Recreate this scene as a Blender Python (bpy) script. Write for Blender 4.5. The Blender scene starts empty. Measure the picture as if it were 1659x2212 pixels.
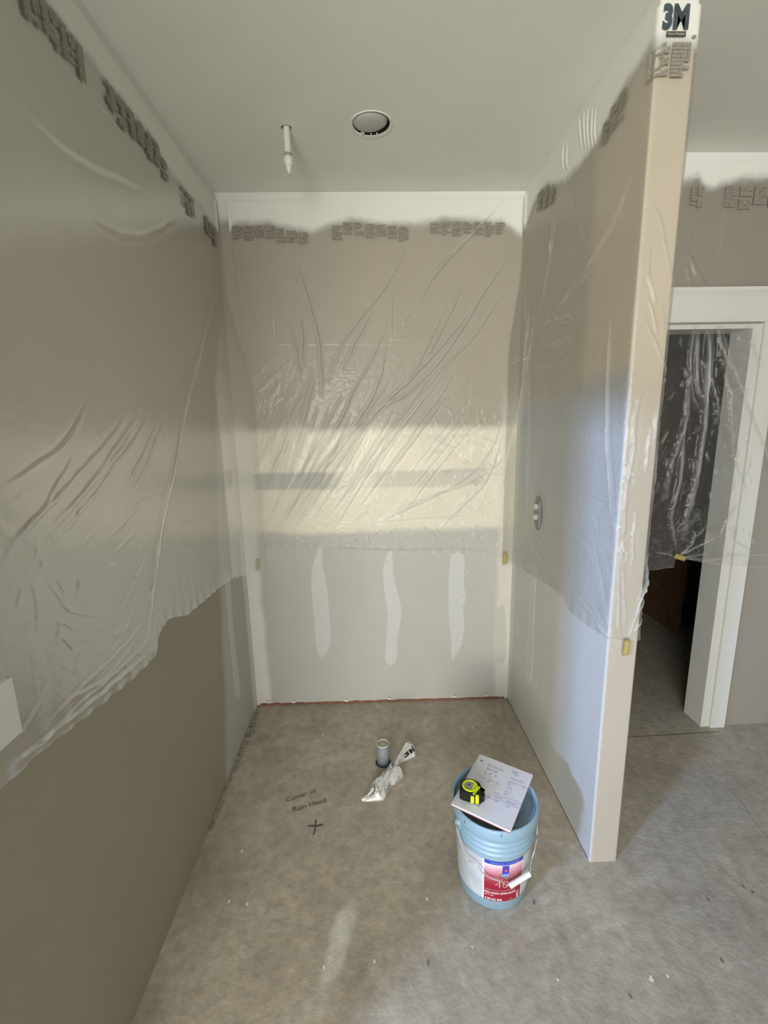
import bpy, bmesh, math, random
import numpy as np
from mathutils import Vector, Matrix

# ------------------------------------------------------------------ camera
SC = bpy.context.scene
FPX = 975.7
CAM = np.array([0.69328, -2.43041, 1.65974])
PITCH, YAW, ROLL = -0.198713, -0.033629, -0.0212107
W, D, T, YH, H = 1.4973, 1.0400, 0.1049, 0.3196, 2.74
SL, SR = 0.01363, 0.003636           # the side walls are a hair out of square
def _rot():
    cp, sp = math.cos(PITCH), math.sin(PITCH); cy, sy = math.cos(YAW), math.sin(YAW)
    cr, sr = math.cos(ROLL), math.sin(ROLL)
    f = np.array([-sy*cp, cy*cp, sp]); r = np.array([cy, sy, 0.0]); u = np.cross(r, f)
    return cr*r + sr*u, -sr*r + cr*u, f
RR, UU, FF = _rot()
cam = bpy.data.cameras.new('camera'); co = bpy.data.objects.new('camera', cam)
SC.collection.objects.link(co); SC.camera = co
cam.sensor_fit = 'VERTICAL'; cam.sensor_height = 36; cam.lens = FPX/2212*36; cam.clip_start = 0.02
m = Matrix.Identity(4)
for i in range(3):
    m[i][0] = RR[i]; m[i][1] = UU[i]; m[i][2] = -FF[i]; m[i][3] = CAM[i]
co.matrix_world = m

# ------------------------------------------------------------------ light
world = bpy.data.worlds.new('world'); SC.world = world; world.use_nodes = True
bgn = world.node_tree.nodes['Background']; bgn.inputs[0].default_value = (0.80, 0.86, 1.0, 1); bgn.inputs[1].default_value = 0.6
vs = SC.view_settings
vs.view_transform = 'Standard'; vs.look = 'None'; vs.gamma = 1; vs.use_curve_mapping = False; vs.exposure = -0.09
def area(name, loc, target, sx, sy, power, col, spread=180):
    l = bpy.data.lights.new(name, 'AREA'); l.shape = 'RECTANGLE'; l.size = sx; l.size_y = sy
    l.energy = power; l.color = col; l.spread = math.radians(spread)
    o = bpy.data.objects.new(name, l); SC.collection.objects.link(o)
    o.location = loc; d = Vector(target) - Vector(loc)
    o.rotation_euler = d.to_track_quat('-Z', 'Y').to_euler()
    return o
# daylight through the wide rear window: cool sky from above, warm light thrown up by the ground outside
area('sky_light', (-0.45, -5.9, 1.8), (1.0, 0.0, 1.1), 2.1, 1.0, 92, (0.90, 0.95, 1.0), 150)
area('ground_light', (-0.45, -5.9, 0.9), (1.0, 0.0, 2.2), 2.1, 0.7, 92, (1.0, 0.92, 0.74), 150)
# bluish daylight through the smaller side window, behind and left of the alcove
area('side_window_light', (-2.95, -4.35, 2.55), (1.45, -0.95, 0.9), 0.40, 0.26, 50, (0.42, 0.60, 1.0), 80)

# ------------------------------------------------------------------ helpers
C = SC.collection
PLANES = dict(left=((1, -SL, 0), 0), back=((0, 1, 0), 0), part=((1, -SR, 0), W), floor=((0, 0, 1), 0),
              ceil=((0, 0, 1), H), hall=((0, 1, 0), -YH), end=((0, 1, 0), -D))
def at(x, y, pl, d=None):
    """point of the photograph -> point on a named plane of the room"""
    n, dd = PLANES[pl]; n = np.array(n, float)
    if d is not None: dd = d
    v = FF + (x-829.5)/FPX*RR - (y-1106)/FPX*UU
    return CAM + (dd - CAM@n)/(v@n)*v
def tag(o, label=None, cat=None, group=None, kind=None):
    if label: o['label'] = label
    if cat: o['category'] = cat
    if group: o['group'] = group
    if kind: o['kind'] = kind
    return o
def empty(name, loc=(0, 0, 0), rz=0):
    o = bpy.data.objects.new(name, None); C.objects.link(o); o.location = loc; o.rotation_euler = (0, 0, rz)
    o.empty_display_size = 0.05
    return o
def link(name, me, mat, parent=None, smooth=False):
    o = bpy.data.objects.new(name, me); C.objects.link(o)
    if mat is not None and not me.materials: me.materials.append(mat)
    if parent is not None: o.parent = parent
    if smooth: me.polygons.foreach_set('use_smooth', [True]*len(me.polygons))
    return o
def from_bm(name, bm, mat, parent=None, smooth=False):
    me = bpy.data.meshes.new(name); bm.normal_update(); bm.to_mesh(me); bm.free()
    return link(name, me, mat, parent, smooth)
def box(bm, x0, x1, y0, y1, z0, z1, bev=0):
    vs_ = [bm.verts.new((x, y, z)) for x in (x0, x1) for y in (y0, y1) for z in (z0, z1)]
    fs = [(0, 1, 3, 2), (4, 6, 7, 5), (0, 4, 5, 1), (2, 3, 7, 6), (0, 2, 6, 4), (1, 5, 7, 3)]
    faces = [bm.faces.new([vs_[i] for i in f]) for f in fs]
    if bev:
        es = list({e for f in faces for e in f.edges})
        bmesh.ops.bevel(bm, geom=es, offset=bev, segments=2, affect='EDGES', profile=0.7)
    return vs_
def box_obj(name, b, mat, parent=None, bev=0):
    bm = bmesh.new(); box(bm, *b, bev); return from_bm(name, bm, mat, parent)
def lathe(bm, prof, seg=48, c=(0, 0, 0), cap=True, ang=None):
    rings = []
    for r, z in prof:
        rings.append([bm.verts.new((c[0]+r*math.cos(2*math.pi*k/seg), c[1]+r*math.sin(2*math.pi*k/seg), c[2]+z)) for k in range(seg)])
    for a, b in zip(rings, rings[1:]):
        for k in range(seg):
            bm.faces.new((a[k], a[(k+1) % seg], b[(k+1) % seg], b[k]))
    if cap:
        bm.faces.new(rings[0][::-1]); bm.faces.new(rings[-1])
    return rings
def tube(bm, pts, r, seg=8, caps=True):
    pts = [Vector(p) for p in pts]; rings = []
    rad = r if isinstance(r, (list, tuple)) else [r]*len(pts)
    up = Vector((0.13, 0.21, 0.97))
    for i, p in enumerate(pts):
        d = (pts[min(i+1, len(pts)-1)] - pts[max(i-1, 0)]).normalized()
        a = d.cross(up)
        if a.length < 1e-3: a = d.cross(Vector((1, 0, 0)))
        a.normalize(); b = d.cross(a)
        rings.append([bm.verts.new(p + rad[i]*(a*math.cos(2*math.pi*k/seg) + b*math.sin(2*math.pi*k/seg))) for k in range(seg)])
    for a, b in zip(rings, rings[1:]):
        for k in range(seg): bm.faces.new((a[k], a[(k+1) % seg], b[(k+1) % seg], b[k]))
    if caps: bm.faces.new(rings[0][::-1]); bm.faces.new(rings[-1])
def prism(bm, poly, h, M=None):
    """flat polygon (xy) extruded to height h, placed by matrix M"""
    M = M or Matrix.Identity(4)
    lo = [bm.verts.new(M @ Vector((x, y, 0))) for x, y in poly]; hi = [bm.verts.new(M @ Vector((x, y, h))) for x, y in poly]
    n = len(poly)
    bm.faces.new(lo[::-1]); bm.faces.new(hi)
    for i in range(n): bm.faces.new((lo[i], lo[(i+1) % n], hi[(i+1) % n], hi[i]))
def frame(o, x, z):
    """matrix with origin o, local x along x, local z along z"""
    z = Vector(z).normalized(); x = Vector(x); x = (x - z*x.dot(z)).normalized(); y = z.cross(x)
    M = Matrix.Identity(4)
    for i in range(3): M[i][0] = x[i]; M[i][1] = y[i]; M[i][2] = z[i]; M[i][3] = o[i]
    return M
def text_mesh(name, s, size, M, mat, parent, depth=0.0003, bold=0.0, shear=0.0, align='CENTER', sx=1.0, bend=None):
    cu = bpy.data.curves.new(name, 'FONT'); cu.body = s; cu.size = size; cu.align_x = align; cu.align_y = 'CENTER'
    cu.offset = bold; cu.shear = shear; cu.extrude = depth; cu.resolution_u = 3
    tmp = bpy.data.objects.new('tmp', cu); C.objects.link(tmp)
    dg = bpy.context.evaluated_depsgraph_get(); me = bpy.data.meshes.new_from_object(tmp.evaluated_get(dg))
    bpy.data.objects.remove(tmp); me.name = name
    for v in me.vertices:
        p = Vector((v.co.x*sx, v.co.y, v.co.z)); v.co = bend(p) if bend else M @ p
    me.materials.clear()
    return link(name, me, mat, parent)

# ------------------------------------------------------------------ numpy noise
def _hash(ix, iy, seed):
    n = (ix*374761393 + iy*668265263 + seed*1442695041) & 0x7fffffff
    n = (n ^ (n >> 13))*1274126177 & 0x7fffffff
    return ((n ^ (n >> 16)) & 0xffff)/65535.0
def vnoise(x, y, seed=0):
    ix = np.floor(x).astype(np.int64); iy = np.floor(y).astype(np.int64); fx = x-ix; fy = y-iy
    fx = fx*fx*(3-2*fx); fy = fy*fy*(3-2*fy)
    a = _hash(ix, iy, seed); b = _hash(ix+1, iy, seed); c = _hash(ix, iy+1, seed); d = _hash(ix+1, iy+1, seed)
    return (a*(1-fx)+b*fx)*(1-fy) + (c*(1-fx)+d*fx)*fy
def fbm(x, y, seed=0, oct=4):
    s = 0; a = 0.5; t = 0
    for k in range(oct): s = s + a*vnoise(x*2**k, y*2**k, seed+k*17); t += a; a *= 0.5
    return s/t
def sst(a, b, x): t = np.clip((x-a)/(b-a), 0, 1); return t*t*(3-2*t)

# ------------------------------------------------------------------ materials
def mat(name, col=(0.5, 0.5, 0.5), rough=0.6, metal=0.0, spec=0.5, noise=0.0, nscale=30, bump=0.0, bscale=200, attr=None, coat=0.0, detail=4):
    m_ = bpy.data.materials.new(name); m_.use_nodes = True; nt = m_.node_tree; N = nt.nodes; L = nt.links
    b = N['Principled BSDF']; b.inputs['Base Color'].default_value = (*col, 1); b.inputs['Roughness'].default_value = rough
    b.inputs['Metallic'].default_value = metal; b.inputs['Specular IOR Level'].default_value = spec; b.inputs['Coat Weight'].default_value = coat
    tc = N.new('ShaderNodeTexCoord'); src = None
    if attr:
        a = N.new('ShaderNodeAttribute'); a.attribute_name = attr; src = a.outputs['Color']
    if noise:
        n = N.new('ShaderNodeTexNoise'); n.inputs['Scale'].default_value = nscale; n.inputs['Detail'].default_value = detail
        L.new(tc.outputs['Object'], n.inputs['Vector'])
        mr = N.new('ShaderNodeMapRange'); mr.inputs['From Min'].default_value = 0.25; mr.inputs['From Max'].default_value = 0.75
        mr.inputs['To Min'].default_value = 1-noise; mr.inputs['To Max'].default_value = 1+noise; L.new(n.outputs['Fac'], mr.inputs['Value'])
        vm = N.new('ShaderNodeVectorMath'); vm.operation = 'MULTIPLY'
        if src: L.new(src, vm.inputs[0])
        else: vm.inputs[0].default_value = col
        cm = N.new('ShaderNodeCombineXYZ')
        for i in range(3): L.new(mr.outputs['Result'], cm.inputs[i])
        L.new(cm.outputs[0], vm.inputs[1]); src = vm.outputs[0]
    if src: L.new(src, b.inputs['Base Color'])
    if bump:
        n = N.new('ShaderNodeTexNoise'); n.inputs['Scale'].default_value = bscale; n.inputs['Detail'].default_value = 3
        L.new(tc.outputs['Object'], n.inputs['Vector'])
        bp = N.new('ShaderNodeBump'); bp.inputs['Strength'].default_value = bump; bp.inputs['Distance'].default_value = 0.002
        L.new(n.outputs['Fac'], bp.inputs['Height']); L.new(bp.outputs['Normal'], b.inputs['Normal'])
    return m_
M_WALL = mat('drywall', attr='tone', rough=0.75, spec=0.25, noise=0.025, nscale=6, bump=0.08, bscale=300)
M_FLOOR = mat('concrete', attr='tone', rough=0.62, spec=0.4, noise=0.17, nscale=26, bump=0.8, bscale=70, detail=12)
M_CEIL = mat('ceiling_paint', (0.80, 0.81, 0.75), rough=0.85, spec=0.2, noise=0.02, nscale=5, bump=0.06, bscale=300)
M_TRIM = mat('trim_paint', (0.65, 0.655, 0.63), rough=0.35, spec=0.5, noise=0.02, nscale=8)
M_MUD = mat('joint_compound', (0.74, 0.735, 0.70), rough=0.6, spec=0.3, noise=0.04, nscale=40)
M_WHITE = mat('white_plastic', (0.80, 0.80, 0.76), rough=0.35, spec=0.5, noise=0.02, nscale=60)
M_DARK = mat('dark_gap', (0.02, 0.018, 0.016), rough=0.9, noise=0.2)
M_INK = mat('print_ink', (0.045, 0.05, 0.055), rough=0.5, noise=0.3, nscale=90)

def film_material(name, haze=0.07, tint=(0.86, 0.86, 0.84), grazing=0.30, shine=0.38, rough=0.27, trans=0.35):
    """thin masking film: mostly clear, a milky share that grows with tilt, doubling and painted fold highlights, glossy"""
    m_ = bpy.data.materials.new(name); m_.use_nodes = True; nt = m_.node_tree; N = nt.nodes; L = nt.links
    N.clear(); out = N.new('ShaderNodeOutputMaterial')
    tr = N.new('ShaderNodeBsdfTransparent'); tr.inputs[0].default_value = (0.99, 0.99, 0.985, 1)
    df = N.new('ShaderNodeBsdfDiffuse'); df.inputs[0].default_value = (*tint, 1)
    tl = N.new('ShaderNodeBsdfTranslucent'); tl.inputs[0].default_value = (*tint, 1)
    mx = N.new('ShaderNodeMixShader'); mx.inputs[0].default_value = trans; L.new(df.outputs[0], mx.inputs[1]); L.new(tl.outputs[0], mx.inputs[2])
    lw = N.new('ShaderNodeLayerWeight'); lw.inputs['Blend'].default_value = 0.5
    pw = N.new('ShaderNodeMath'); pw.operation = 'POWER'; pw.inputs[1].default_value = 3.0; L.new(lw.outputs['Facing'], pw.inputs[0])
    ml = N.new('ShaderNodeMath'); ml.operation = 'MULTIPLY_ADD'; ml.inputs[1].default_value = grazing; ml.inputs[2].default_value = haze
    L.new(pw.outputs[0], ml.inputs[0])
    at_ = N.new('ShaderNodeAttribute'); at_.attribute_name = 'haze_glint'
    ad = N.new('ShaderNodeMath'); ad.operation = 'ADD'; ad.use_clamp = True; L.new(ml.outputs[0], ad.inputs[0]); L.new(at_.outputs['Fac'], ad.inputs[1])
    m1 = N.new('ShaderNodeMixShader'); L.new(ad.outputs[0], m1.inputs[0]); L.new(tr.outputs[0], m1.inputs[1]); L.new(mx.outputs[0], m1.inputs[2])
    gl = N.new('ShaderNodeBsdfGlossy'); gl.inputs['Roughness'].default_value = rough; gl.inputs[0].default_value = (1, 1, 1, 1)
    fr = N.new('ShaderNodeFresnel'); fr.inputs['IOR'].default_value = 1.5
    gm = N.new('ShaderNodeMath'); gm.operation = 'MULTIPLY'; gm.inputs[1].default_value = shine; gm.use_clamp = True; L.new(fr.outputs[0], gm.inputs[0])
    m2 = N.new('ShaderNodeMixShader'); L.new(gm.outputs[0], m2.inputs[0]); L.new(m1.outputs[0], m2.inputs[1]); L.new(gl.outputs[0], m2.inputs[2])
    # white overspray that landed on the top of the film
    pt = N.new('ShaderNodeBsdfDiffuse'); pt.inputs[0].default_value = (0.79, 0.79, 0.735, 1)
    sp = N.new('ShaderNodeAttribute'); sp.attribute_name = 'spray'
    m3 = N.new('ShaderNodeMixShader'); L.new(sp.outputs['Fac'], m3.inputs[0]); L.new(m2.outputs[0], m3.inputs[1]); L.new(pt.outputs[0], m3.inputs[2])
    bp = N.new('ShaderNodeBump'); bp.inputs['Strength'].default_value = 0.25; bp.inputs['Distance'].default_value = 0.002
    tc = N.new('ShaderNodeTexCoord'); nz = N.new('ShaderNodeTexNoise'); nz.inputs['Scale'].default_value = 35; nz.inputs['Detail'].default_value = 4
    L.new(tc.outputs['Object'], nz.inputs['Vector']); L.new(nz.outputs['Fac'], bp.inputs['Height'])
    for n_ in (gl, ): L.new(bp.outputs['Normal'], n_.inputs['Normal'])
    L.new(m3.outputs[0], out.inputs['Surface'])
    return m_
M_FILM = film_material('masking_film')

# ------------------------------------------------------------------ grid surfaces
def set_col(me, name, arr):
    a = me.attributes.new(name, 'FLOAT_COLOR', 'POINT'); c4 = np.ones((len(me.vertices), 4), np.float32); c4[:, :3] = arr
    a.data.foreach_set('color', c4.ravel())
def set_f(me, name, arr):
    a = me.attributes.new(name, 'FLOAT', 'POINT'); a.data.foreach_set('value', np.asarray(arr, np.float32).ravel())
def grid_mesh(name, P, flip=False):
    """P: (n, m, 3) array of points -> mesh"""
    n, m_, _ = P.shape
    idx = np.arange(n*m_).reshape(n, m_)
    a, b, c, d = idx[:-1, :-1], idx[1:, :-1], idx[1:, 1:], idx[:-1, 1:]
    q = np.stack([a, b, c, d] if not flip else [a, d, c, b], -1).reshape(-1, 4)
    me = bpy.data.meshes.new(name); me.vertices.add(n*m_); me.vertices.foreach_set('co', P.astype(np.float32).ravel())
    me.loops.add(q.size); me.loops.foreach_set('vertex_index', q.astype(np.int32).ravel())
    me.polygons.add(len(q)); me.polygons.foreach_set('loop_start', np.arange(0, q.size, 4, dtype=np.int32))
    me.polygons.foreach_set('use_smooth', np.ones(len(q), bool)); me.update(calc_edges=True); me.validate()
    return me
def slab_grid(name, P, back, tone, mat_, **kw):
    """a wall: fine front grid P, closed by a coarse back offset by vector back"""
    n, m_, _ = P.shape; me = grid_mesh(name, P)
    bm = bmesh.new(); bm.from_mesh(me); bm.verts.ensure_lookup_table()
    lay = bm.verts.layers.float_color.new('tone')
    for i, v in enumerate(bm.verts): v[lay] = (*tone[i], 1)
    ring = [i*m_ for i in range(n)] + [(n-1)*m_+j for j in range(1, m_)] + [i*m_+m_-1 for i in range(n-2, -1, -1)] + [j for j in range(m_-2, 0, -1)]
    vs_ = [bm.verts[i] for i in ring]; nb = [bm.verts.new(v.co + Vector(back)) for v in vs_]
    for v, w in zip(vs_, nb): w[lay] = v[lay]
    k = len(ring)
    for i in range(k): bm.faces.new((vs_[i], vs_[(i+1) % k], nb[(i+1) % k], nb[i]))
    bm.faces.new(nb)
    for f in bm.faces: f.smooth = False
    bm.to_mesh(me); bm.free()
    return link(name, me, mat_)
def poly_dist(s, z, pts):
    """distance to a polyline, run along it 0..1 and signed side"""
    best = np.full(s.shape, 1e9); run = np.zeros(s.shape); side = np.zeros(s.shape)
    seg = [math.dist(a, b) for a, b in zip(pts, pts[1:])]; tot = sum(seg); acc = 0
    for (a, b), l in zip(zip(pts, pts[1:]), seg):
        if l < 1e-6: continue
        dx, dz = (b[0]-a[0])/l, (b[1]-a[1])/l
        u = (s-a[0])*dx + (z-a[1])*dz; v = (s-a[0])*dz*-1 + (z-a[1])*dx
        uc = np.clip(u, 0, l); d = np.hypot(u-uc, v); mk = d < best
        best = np.where(mk, d, best); run = np.where(mk, (acc+uc)/tot, run); side = np.where(mk, np.sign(v), side); acc += l
    return best, run, side
def smooth_pts(pts, n=4):
    """Catmull-Rom through the points"""
    if len(pts) < 3: return pts
    P = [pts[0]] + list(pts) + [pts[-1]]; out = []
    for i in range(1, len(P)-2):
        p0, p1, p2, p3 = [np.array(p) for p in P[i-1:i+3]]
        for k in range(n):
            t = k/n; out.append(tuple(0.5*((2*p1)+(p2-p0)*t+(2*p0-5*p1+4*p2-p3)*t*t+(3*p1-p0-3*p2+p3)*t**3)))
    out.append(tuple(pts[-1])); return out

# ================================================================== the room
TAN = np.array([0.40, 0.365, 0.30]); GREY = np.array([0.50, 0.492, 0.455]); MUDC = np.array([0.80, 0.755, 0.635]); WHT = np.array([0.78, 0.78, 0.725])
OLIVE = np.array([0.36, 0.335, 0.255])
def mixc(a, b, f): return a*(1-f[:, None]) + b*f[:, None]
def zat(px, py, pl): return at(px, py, pl)[2]

# ---- floor, gently dished up to the back left corner of the shower
def floor_h(x, y): return 0.0206*np.clip(1-x/W, 0, 1)*sst(-1.3, 0.0, y)*(x < W)
gx = np.concatenate([np.linspace(-4.2, -0.3, 40), np.linspace(-0.28, 3.2, 350), np.linspace(3.3, 4.6, 14)])
gy = np.concatenate([np.linspace(-6.2, -2.3, 40), np.linspace(-2.28, 0.4, 270), np.linspace(0.5, 3.2, 28)])
X, Y = np.meshgrid(gx, gy, indexing='ij'); P = np.stack([X, Y, floor_h(X, Y)], -1)
x = X.ravel(); y = Y.ravel()
base = np.array([0.372, 0.325, 0.262]); t = np.repeat(base[None], len(x), 0)
n1 = fbm(x*2.3, y*2.3, 3); n2 = fbm(x*9, y*9, 8); n3 = fbm(x*30+n2*3, y*14, 21); n4 = fbm(x*60, y*60, 5, 3)
scf = fbm(x*55+n1*9, y*20+n2*6, 77, 3); scf2 = fbm(x*16-n2*4, y*44+n1*8, 78, 3)
t *= (0.62 + 0.30*n1 + 0.26*n2 + 0.26*n3 + 0.16*n4)[:, None]
t = mixc(t, np.array([0.55, 0.52, 0.46]), 0.45*sst(0.62, 0.80, scf)*sst(.4, .7, n2)+0.35*sst(0.64, 0.80, scf2)*sst(.35, .6, n1))
t = mixc(t, np.array([0.20, 0.175, 0.14]), 0.35*sst(0.64, 0.82, fbm(x*40+7, y*60, 79, 3))*sst(.4, .7, n1))
t = mixc(t, np.array([0.36, 0.35, 0.325]), 0.6*sst(1.1, 2.2, x)*sst(0.35, 0.65, n1))
def smear_or_shade(c, hw, hl, ang, f, col, seed=1, soft=0.45):
    global t
    dx = x-c[0]; dy = y-c[1]; u = dx*math.cos(ang)+dy*math.sin(ang); v = -dx*math.sin(ang)+dy*math.cos(ang)
    e = np.hypot(u/hl, v/hw) + 0.5*(fbm(x*22, y*22, seed)-0.5)
    t = mixc(t, np.array(col), f*(1-sst(soft, 1.1+0.6*(0.45-soft), e)))
a_, b_ = at(760, 1945, 'floor'), at(705, 2140, 'floor')
smear_or_shade(((a_+b_)/2)[:2], 0.045, 0.17, math.atan2(*(a_-b_)[1::-1]), 0.85, (0.62, 0.60, 0.52), 7)
for px, py, hw, hl, an, f in ((1390, 1900, .03, .14, .3, .35), (1330, 1990, .02, .10, .25, .35), (1180, 1940, .02, .05, .4, .5), (1240, 1960, .04, .2, .2, .25),
                              (900, 1975, .006, .10, .1, .4), (1480, 1975, .03, .1, .2, .3), (640, 1600, .01, .12, .15, .35), (1060, 1690, .01, .1, .1, .3), (880, 2190, .03, .12, .1, .3), (650, 2190, .05, .1, .5, .25), (560, 1780, .05, .25, 1.45, .25)):
    smear_or_shade(at(px, py, 'floor')[:2], hw, hl, an, f, (0.56, 0.53, 0.46), px)
for px, py, hw, hl, f in ((900, 1600, .13, .25, .35), (820, 1680, .08, .2, .3), (1400, 1660, .1, .25, .4), (590, 1600, .05, .3, .3), (1560, 1900, .03, .05, .3), (600, 1900, .1, .3, .2)):  # darker patches: a figure's shadow and the shaded left painted into the slab
    smear_or_shade(at(px, py, 'floor')[:2], hw, hl, 0.2, f*0.8, (0.27, 0.225, 0.17), px, -0.5)
t *= (1 - 0.10*sst(0.5, 0.8, fbm(x*5+9, y*5, 40)))[:, None]
me = grid_mesh('floor', P); set_col(me, 'tone', t); fl = link('floor', me, M_FLOOR); tag(fl, kind='structure')

# ---- wall at the back of the alcove
s_ = np.linspace(-0.02, W+0.02, 220); z_ = np.linspace(0.0, H, 380)
S_, Z_ = np.meshgrid(s_, z_, indexing='ij'); P = np.stack([S_, 0*S_, Z_], -1); s = S_.ravel(); z = Z_.ravel()
wob = fbm(s*6, z*6, 2)-0.5; fine = fbm(s*25, z*25, 4)-0.5
tone = mixc(np.repeat(TAN[None], len(s), 0), GREY*1.02, 1-sst(1.2, 1.75, z+0.4*wob))
zt = zat(800, 928, 'back'); zm1, zm2 = zat(640, 1023, 'back'), zat(640, 1057, 'back'); zb_ = zat(800, 1148, 'back')
band = sst(zt+0.035, zt-0.02, z+0.05*wob)*sst(zb_-0.02, zb_+0.025, z+0.03*wob)
gap = sst(zm2-0.012, zm2+0.006, z+0.02*wob)*(1-sst(zm1-0.006, zm1+0.012, z+0.02*wob))
sg = 1-sst(at(690, 1040, 'back')[0], at(770, 1040, 'back')[0], s); sg2 = 0.55*sst(at(785, 1040, 'back')[0], at(815, 1040, 'back')[0], s)*(1-sst(at(1030, 1030, 'back')[0], at(1060, 1030, 'back')[0], s))
band = band*(1-np.clip(gap*(sg+sg2)*sst(0.06, 0.10, s), 0, 1))
tone = mixc(tone, MUDC, band*(0.85+0.3*wob))
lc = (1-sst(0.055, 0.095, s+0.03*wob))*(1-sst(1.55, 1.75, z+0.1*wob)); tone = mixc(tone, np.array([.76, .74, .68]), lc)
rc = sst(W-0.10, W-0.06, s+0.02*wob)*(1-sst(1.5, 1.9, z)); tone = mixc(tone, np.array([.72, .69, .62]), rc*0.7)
tone = mixc(tone, WHT, sst(2.60, 2.66, z+0.1*wob))
w = slab_grid('wall_back', P, (0, 0.12, 0), tone, M_WALL); tag(w, kind='structure'); WALL_BACK = w
# ---- left wall
s_ = np.linspace(0.0, 1.98, 200); z_ = np.linspace(-0.01, H, 300)
S_, Z_ = np.meshgrid(s_[::-1], z_, indexing='ij'); P = np.stack([-SL*S_, -S_, Z_], -1); s = S_.ravel(); z = Z_.ravel()
wob = fbm(s*6+5, z*6, 12)-0.5
tone = np.repeat(OLIVE[None], len(s), 0)
edge = 0.57 - 0.27*z/1.5
raw = (1-sst(edge-0.03, edge+0.05, s+0.05*wob))*(1-sst(1.6, 2.1, z+0.3*wob)); tone = mixc(tone, GREY, raw)
cs = at(462, 1000, 'left'); cw = 0.30
blk = (1-sst(0.20, 0.24, s+0.05*wob))*sst(1.08, 1.12, z+.04*wob)*(1-sst(1.60, 1.64, z+.04*wob)); hole_ = sst(.09, .12, s)*sst(1.34, 1.355, z+.02*wob)*(1-sst(1.43, 1.445, z+.02*wob))
tone = mixc(tone, MUDC, np.clip(blk-hole_, 0, 1)*0.9)
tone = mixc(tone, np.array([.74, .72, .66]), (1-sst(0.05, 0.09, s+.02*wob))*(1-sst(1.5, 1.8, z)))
tone = mixc(tone, WHT, sst(2.62, 2.68, z+0.1*wob))
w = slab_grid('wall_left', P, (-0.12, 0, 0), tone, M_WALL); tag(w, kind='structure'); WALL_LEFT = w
# ---- partition: its alcove face, rounded nose and hall face follow one path
XE = W - SR*D
def part_path(q):
    """run along the partition from the back corner: face, bullnose, end, bullnose, other face -> x, y, nx, ny"""
    r = 0.008; L1 = D-r; A = math.pi/2*r; L2 = T-2*r
    q = np.asarray(q, float); X_ = np.empty_like(q); Y_ = np.empty_like(q); NX = np.empty_like(q); NY = np.empty_like(q)
    a = q < L1; X_[a] = W-SR*q[a]; Y_[a] = -q[a]; NX[a] = -1; NY[a] = 0
    b = (q >= L1) & (q < L1+A); th = (q[b]-L1)/r; X_[b] = XE+r-r*np.cos(th); Y_[b] = -L1-r*np.sin(th); NX[b] = -np.cos(th); NY[b] = -np.sin(th)
    c = (q >= L1+A) & (q < L1+A+L2); X_[c] = XE+r+(q[c]-L1-A); Y_[c] = -D; NX[c] = 0; NY[c] = -1
    d = (q >= L1+A+L2) & (q < L1+2*A+L2); th = (q[d]-L1-A-L2)/r; X_[d] = XE+T-r+r*np.sin(th); Y_[d] = -L1-r*np.cos(th); NX[d] = np.sin(th); NY[d] = -np.cos(th)
    e = q >= L1+2*A+L2; X_[e] = XE+T; Y_[e] = -L1+(q[e]-(L1+2*A+L2)); NX[e] = 1; NY[e] = 0
    return X_, Y_, NX, NY
PL = D + T + (D-YH) - 0.016 + 4*0.0
QE = D-0.008 + math.pi/2*0.008          # where the end face starts
s_ = np.unique(np.concatenate([np.linspace(0, D-0.008, 150), np.linspace(D-0.008, QE, 7), np.linspace(QE, QE+T-0.016, 18), np.linspace(QE+T-0.016, QE+T-0.0035, 7), np.linspace(QE+T-0.003, 2*QE+T-0.016-0.0, 20)]))
z_ = np.linspace(0.0, H, 300)
X1, Y1, NX1, NY1 = part_path(s_); S_, Z_ = np.meshgrid(s_, z_, indexing='ij')
P = np.stack([X1[:, None]+0*Z_, Y1[:, None]+0*Z_, Z_], -1); s = S_.ravel(); z = Z_.ravel()
wob = fbm(s*6+15, z*6, 22)-0.5
BEIGE = np.array([0.68, 0.61, 0.50])  # beige lightened to paint in warm light on the upper face
tone = mixc(np.repeat(BEIGE[None], len(s), 0), np.array([.53, .545, .56]), 1-sst(1.68, 1.78, z+0.08*wob-0.06*s))
g = (1-sst(0.68, 0.78, s+0.04*wob))  # side window's light edge painted in: cooler near part, greyer toward the corner
tone = mixc(tone, GREY*1.2, g*(1-sst(1.15, 1.4, z+.2*wob))*0.8); tone = mixc(tone, TAN*1.2, g*sst(1.70, 1.78, z+.05*wob)*0.7)
tone = mixc(tone, np.array([.72, .69, .62]), (1-sst(0.03, 0.08, s+.02*wob))*(1-sst(1.6, 1.9, z))*0.8)
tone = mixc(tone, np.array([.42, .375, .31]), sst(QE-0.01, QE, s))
tone = mixc(tone, np.array([.50, .44, .345]), sst(QE-0.01, QE, s)*sst(1.5, 2.1, z))  # warm light on the upper end face painted into the tone
tone = mixc(tone, WHT, sst(2.63, 2.68, z+0.06*wob))
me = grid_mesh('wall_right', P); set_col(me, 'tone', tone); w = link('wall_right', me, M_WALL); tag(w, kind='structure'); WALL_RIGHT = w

# ---- hall wall with the doorway
XH = XE+T
x_j = at(1510, 1575, 'hall')[0] + 0.012; z_o = zat(1600, 702, 'hall')+0.004      # opening: right jamb, head
x_l = XH + 0.10
bm = bmesh.new(); box(bm, XH-0.02, x_l, -YH, -YH+0.115, 0, H); box(bm, x_j, 4.5, -YH, -YH+0.115, 0, H); box(bm, x_l, x_j, -YH, -YH+0.115, z_o, H)
hw = from_bm('wall_hall', bm, None); hm = hw.data
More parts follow.
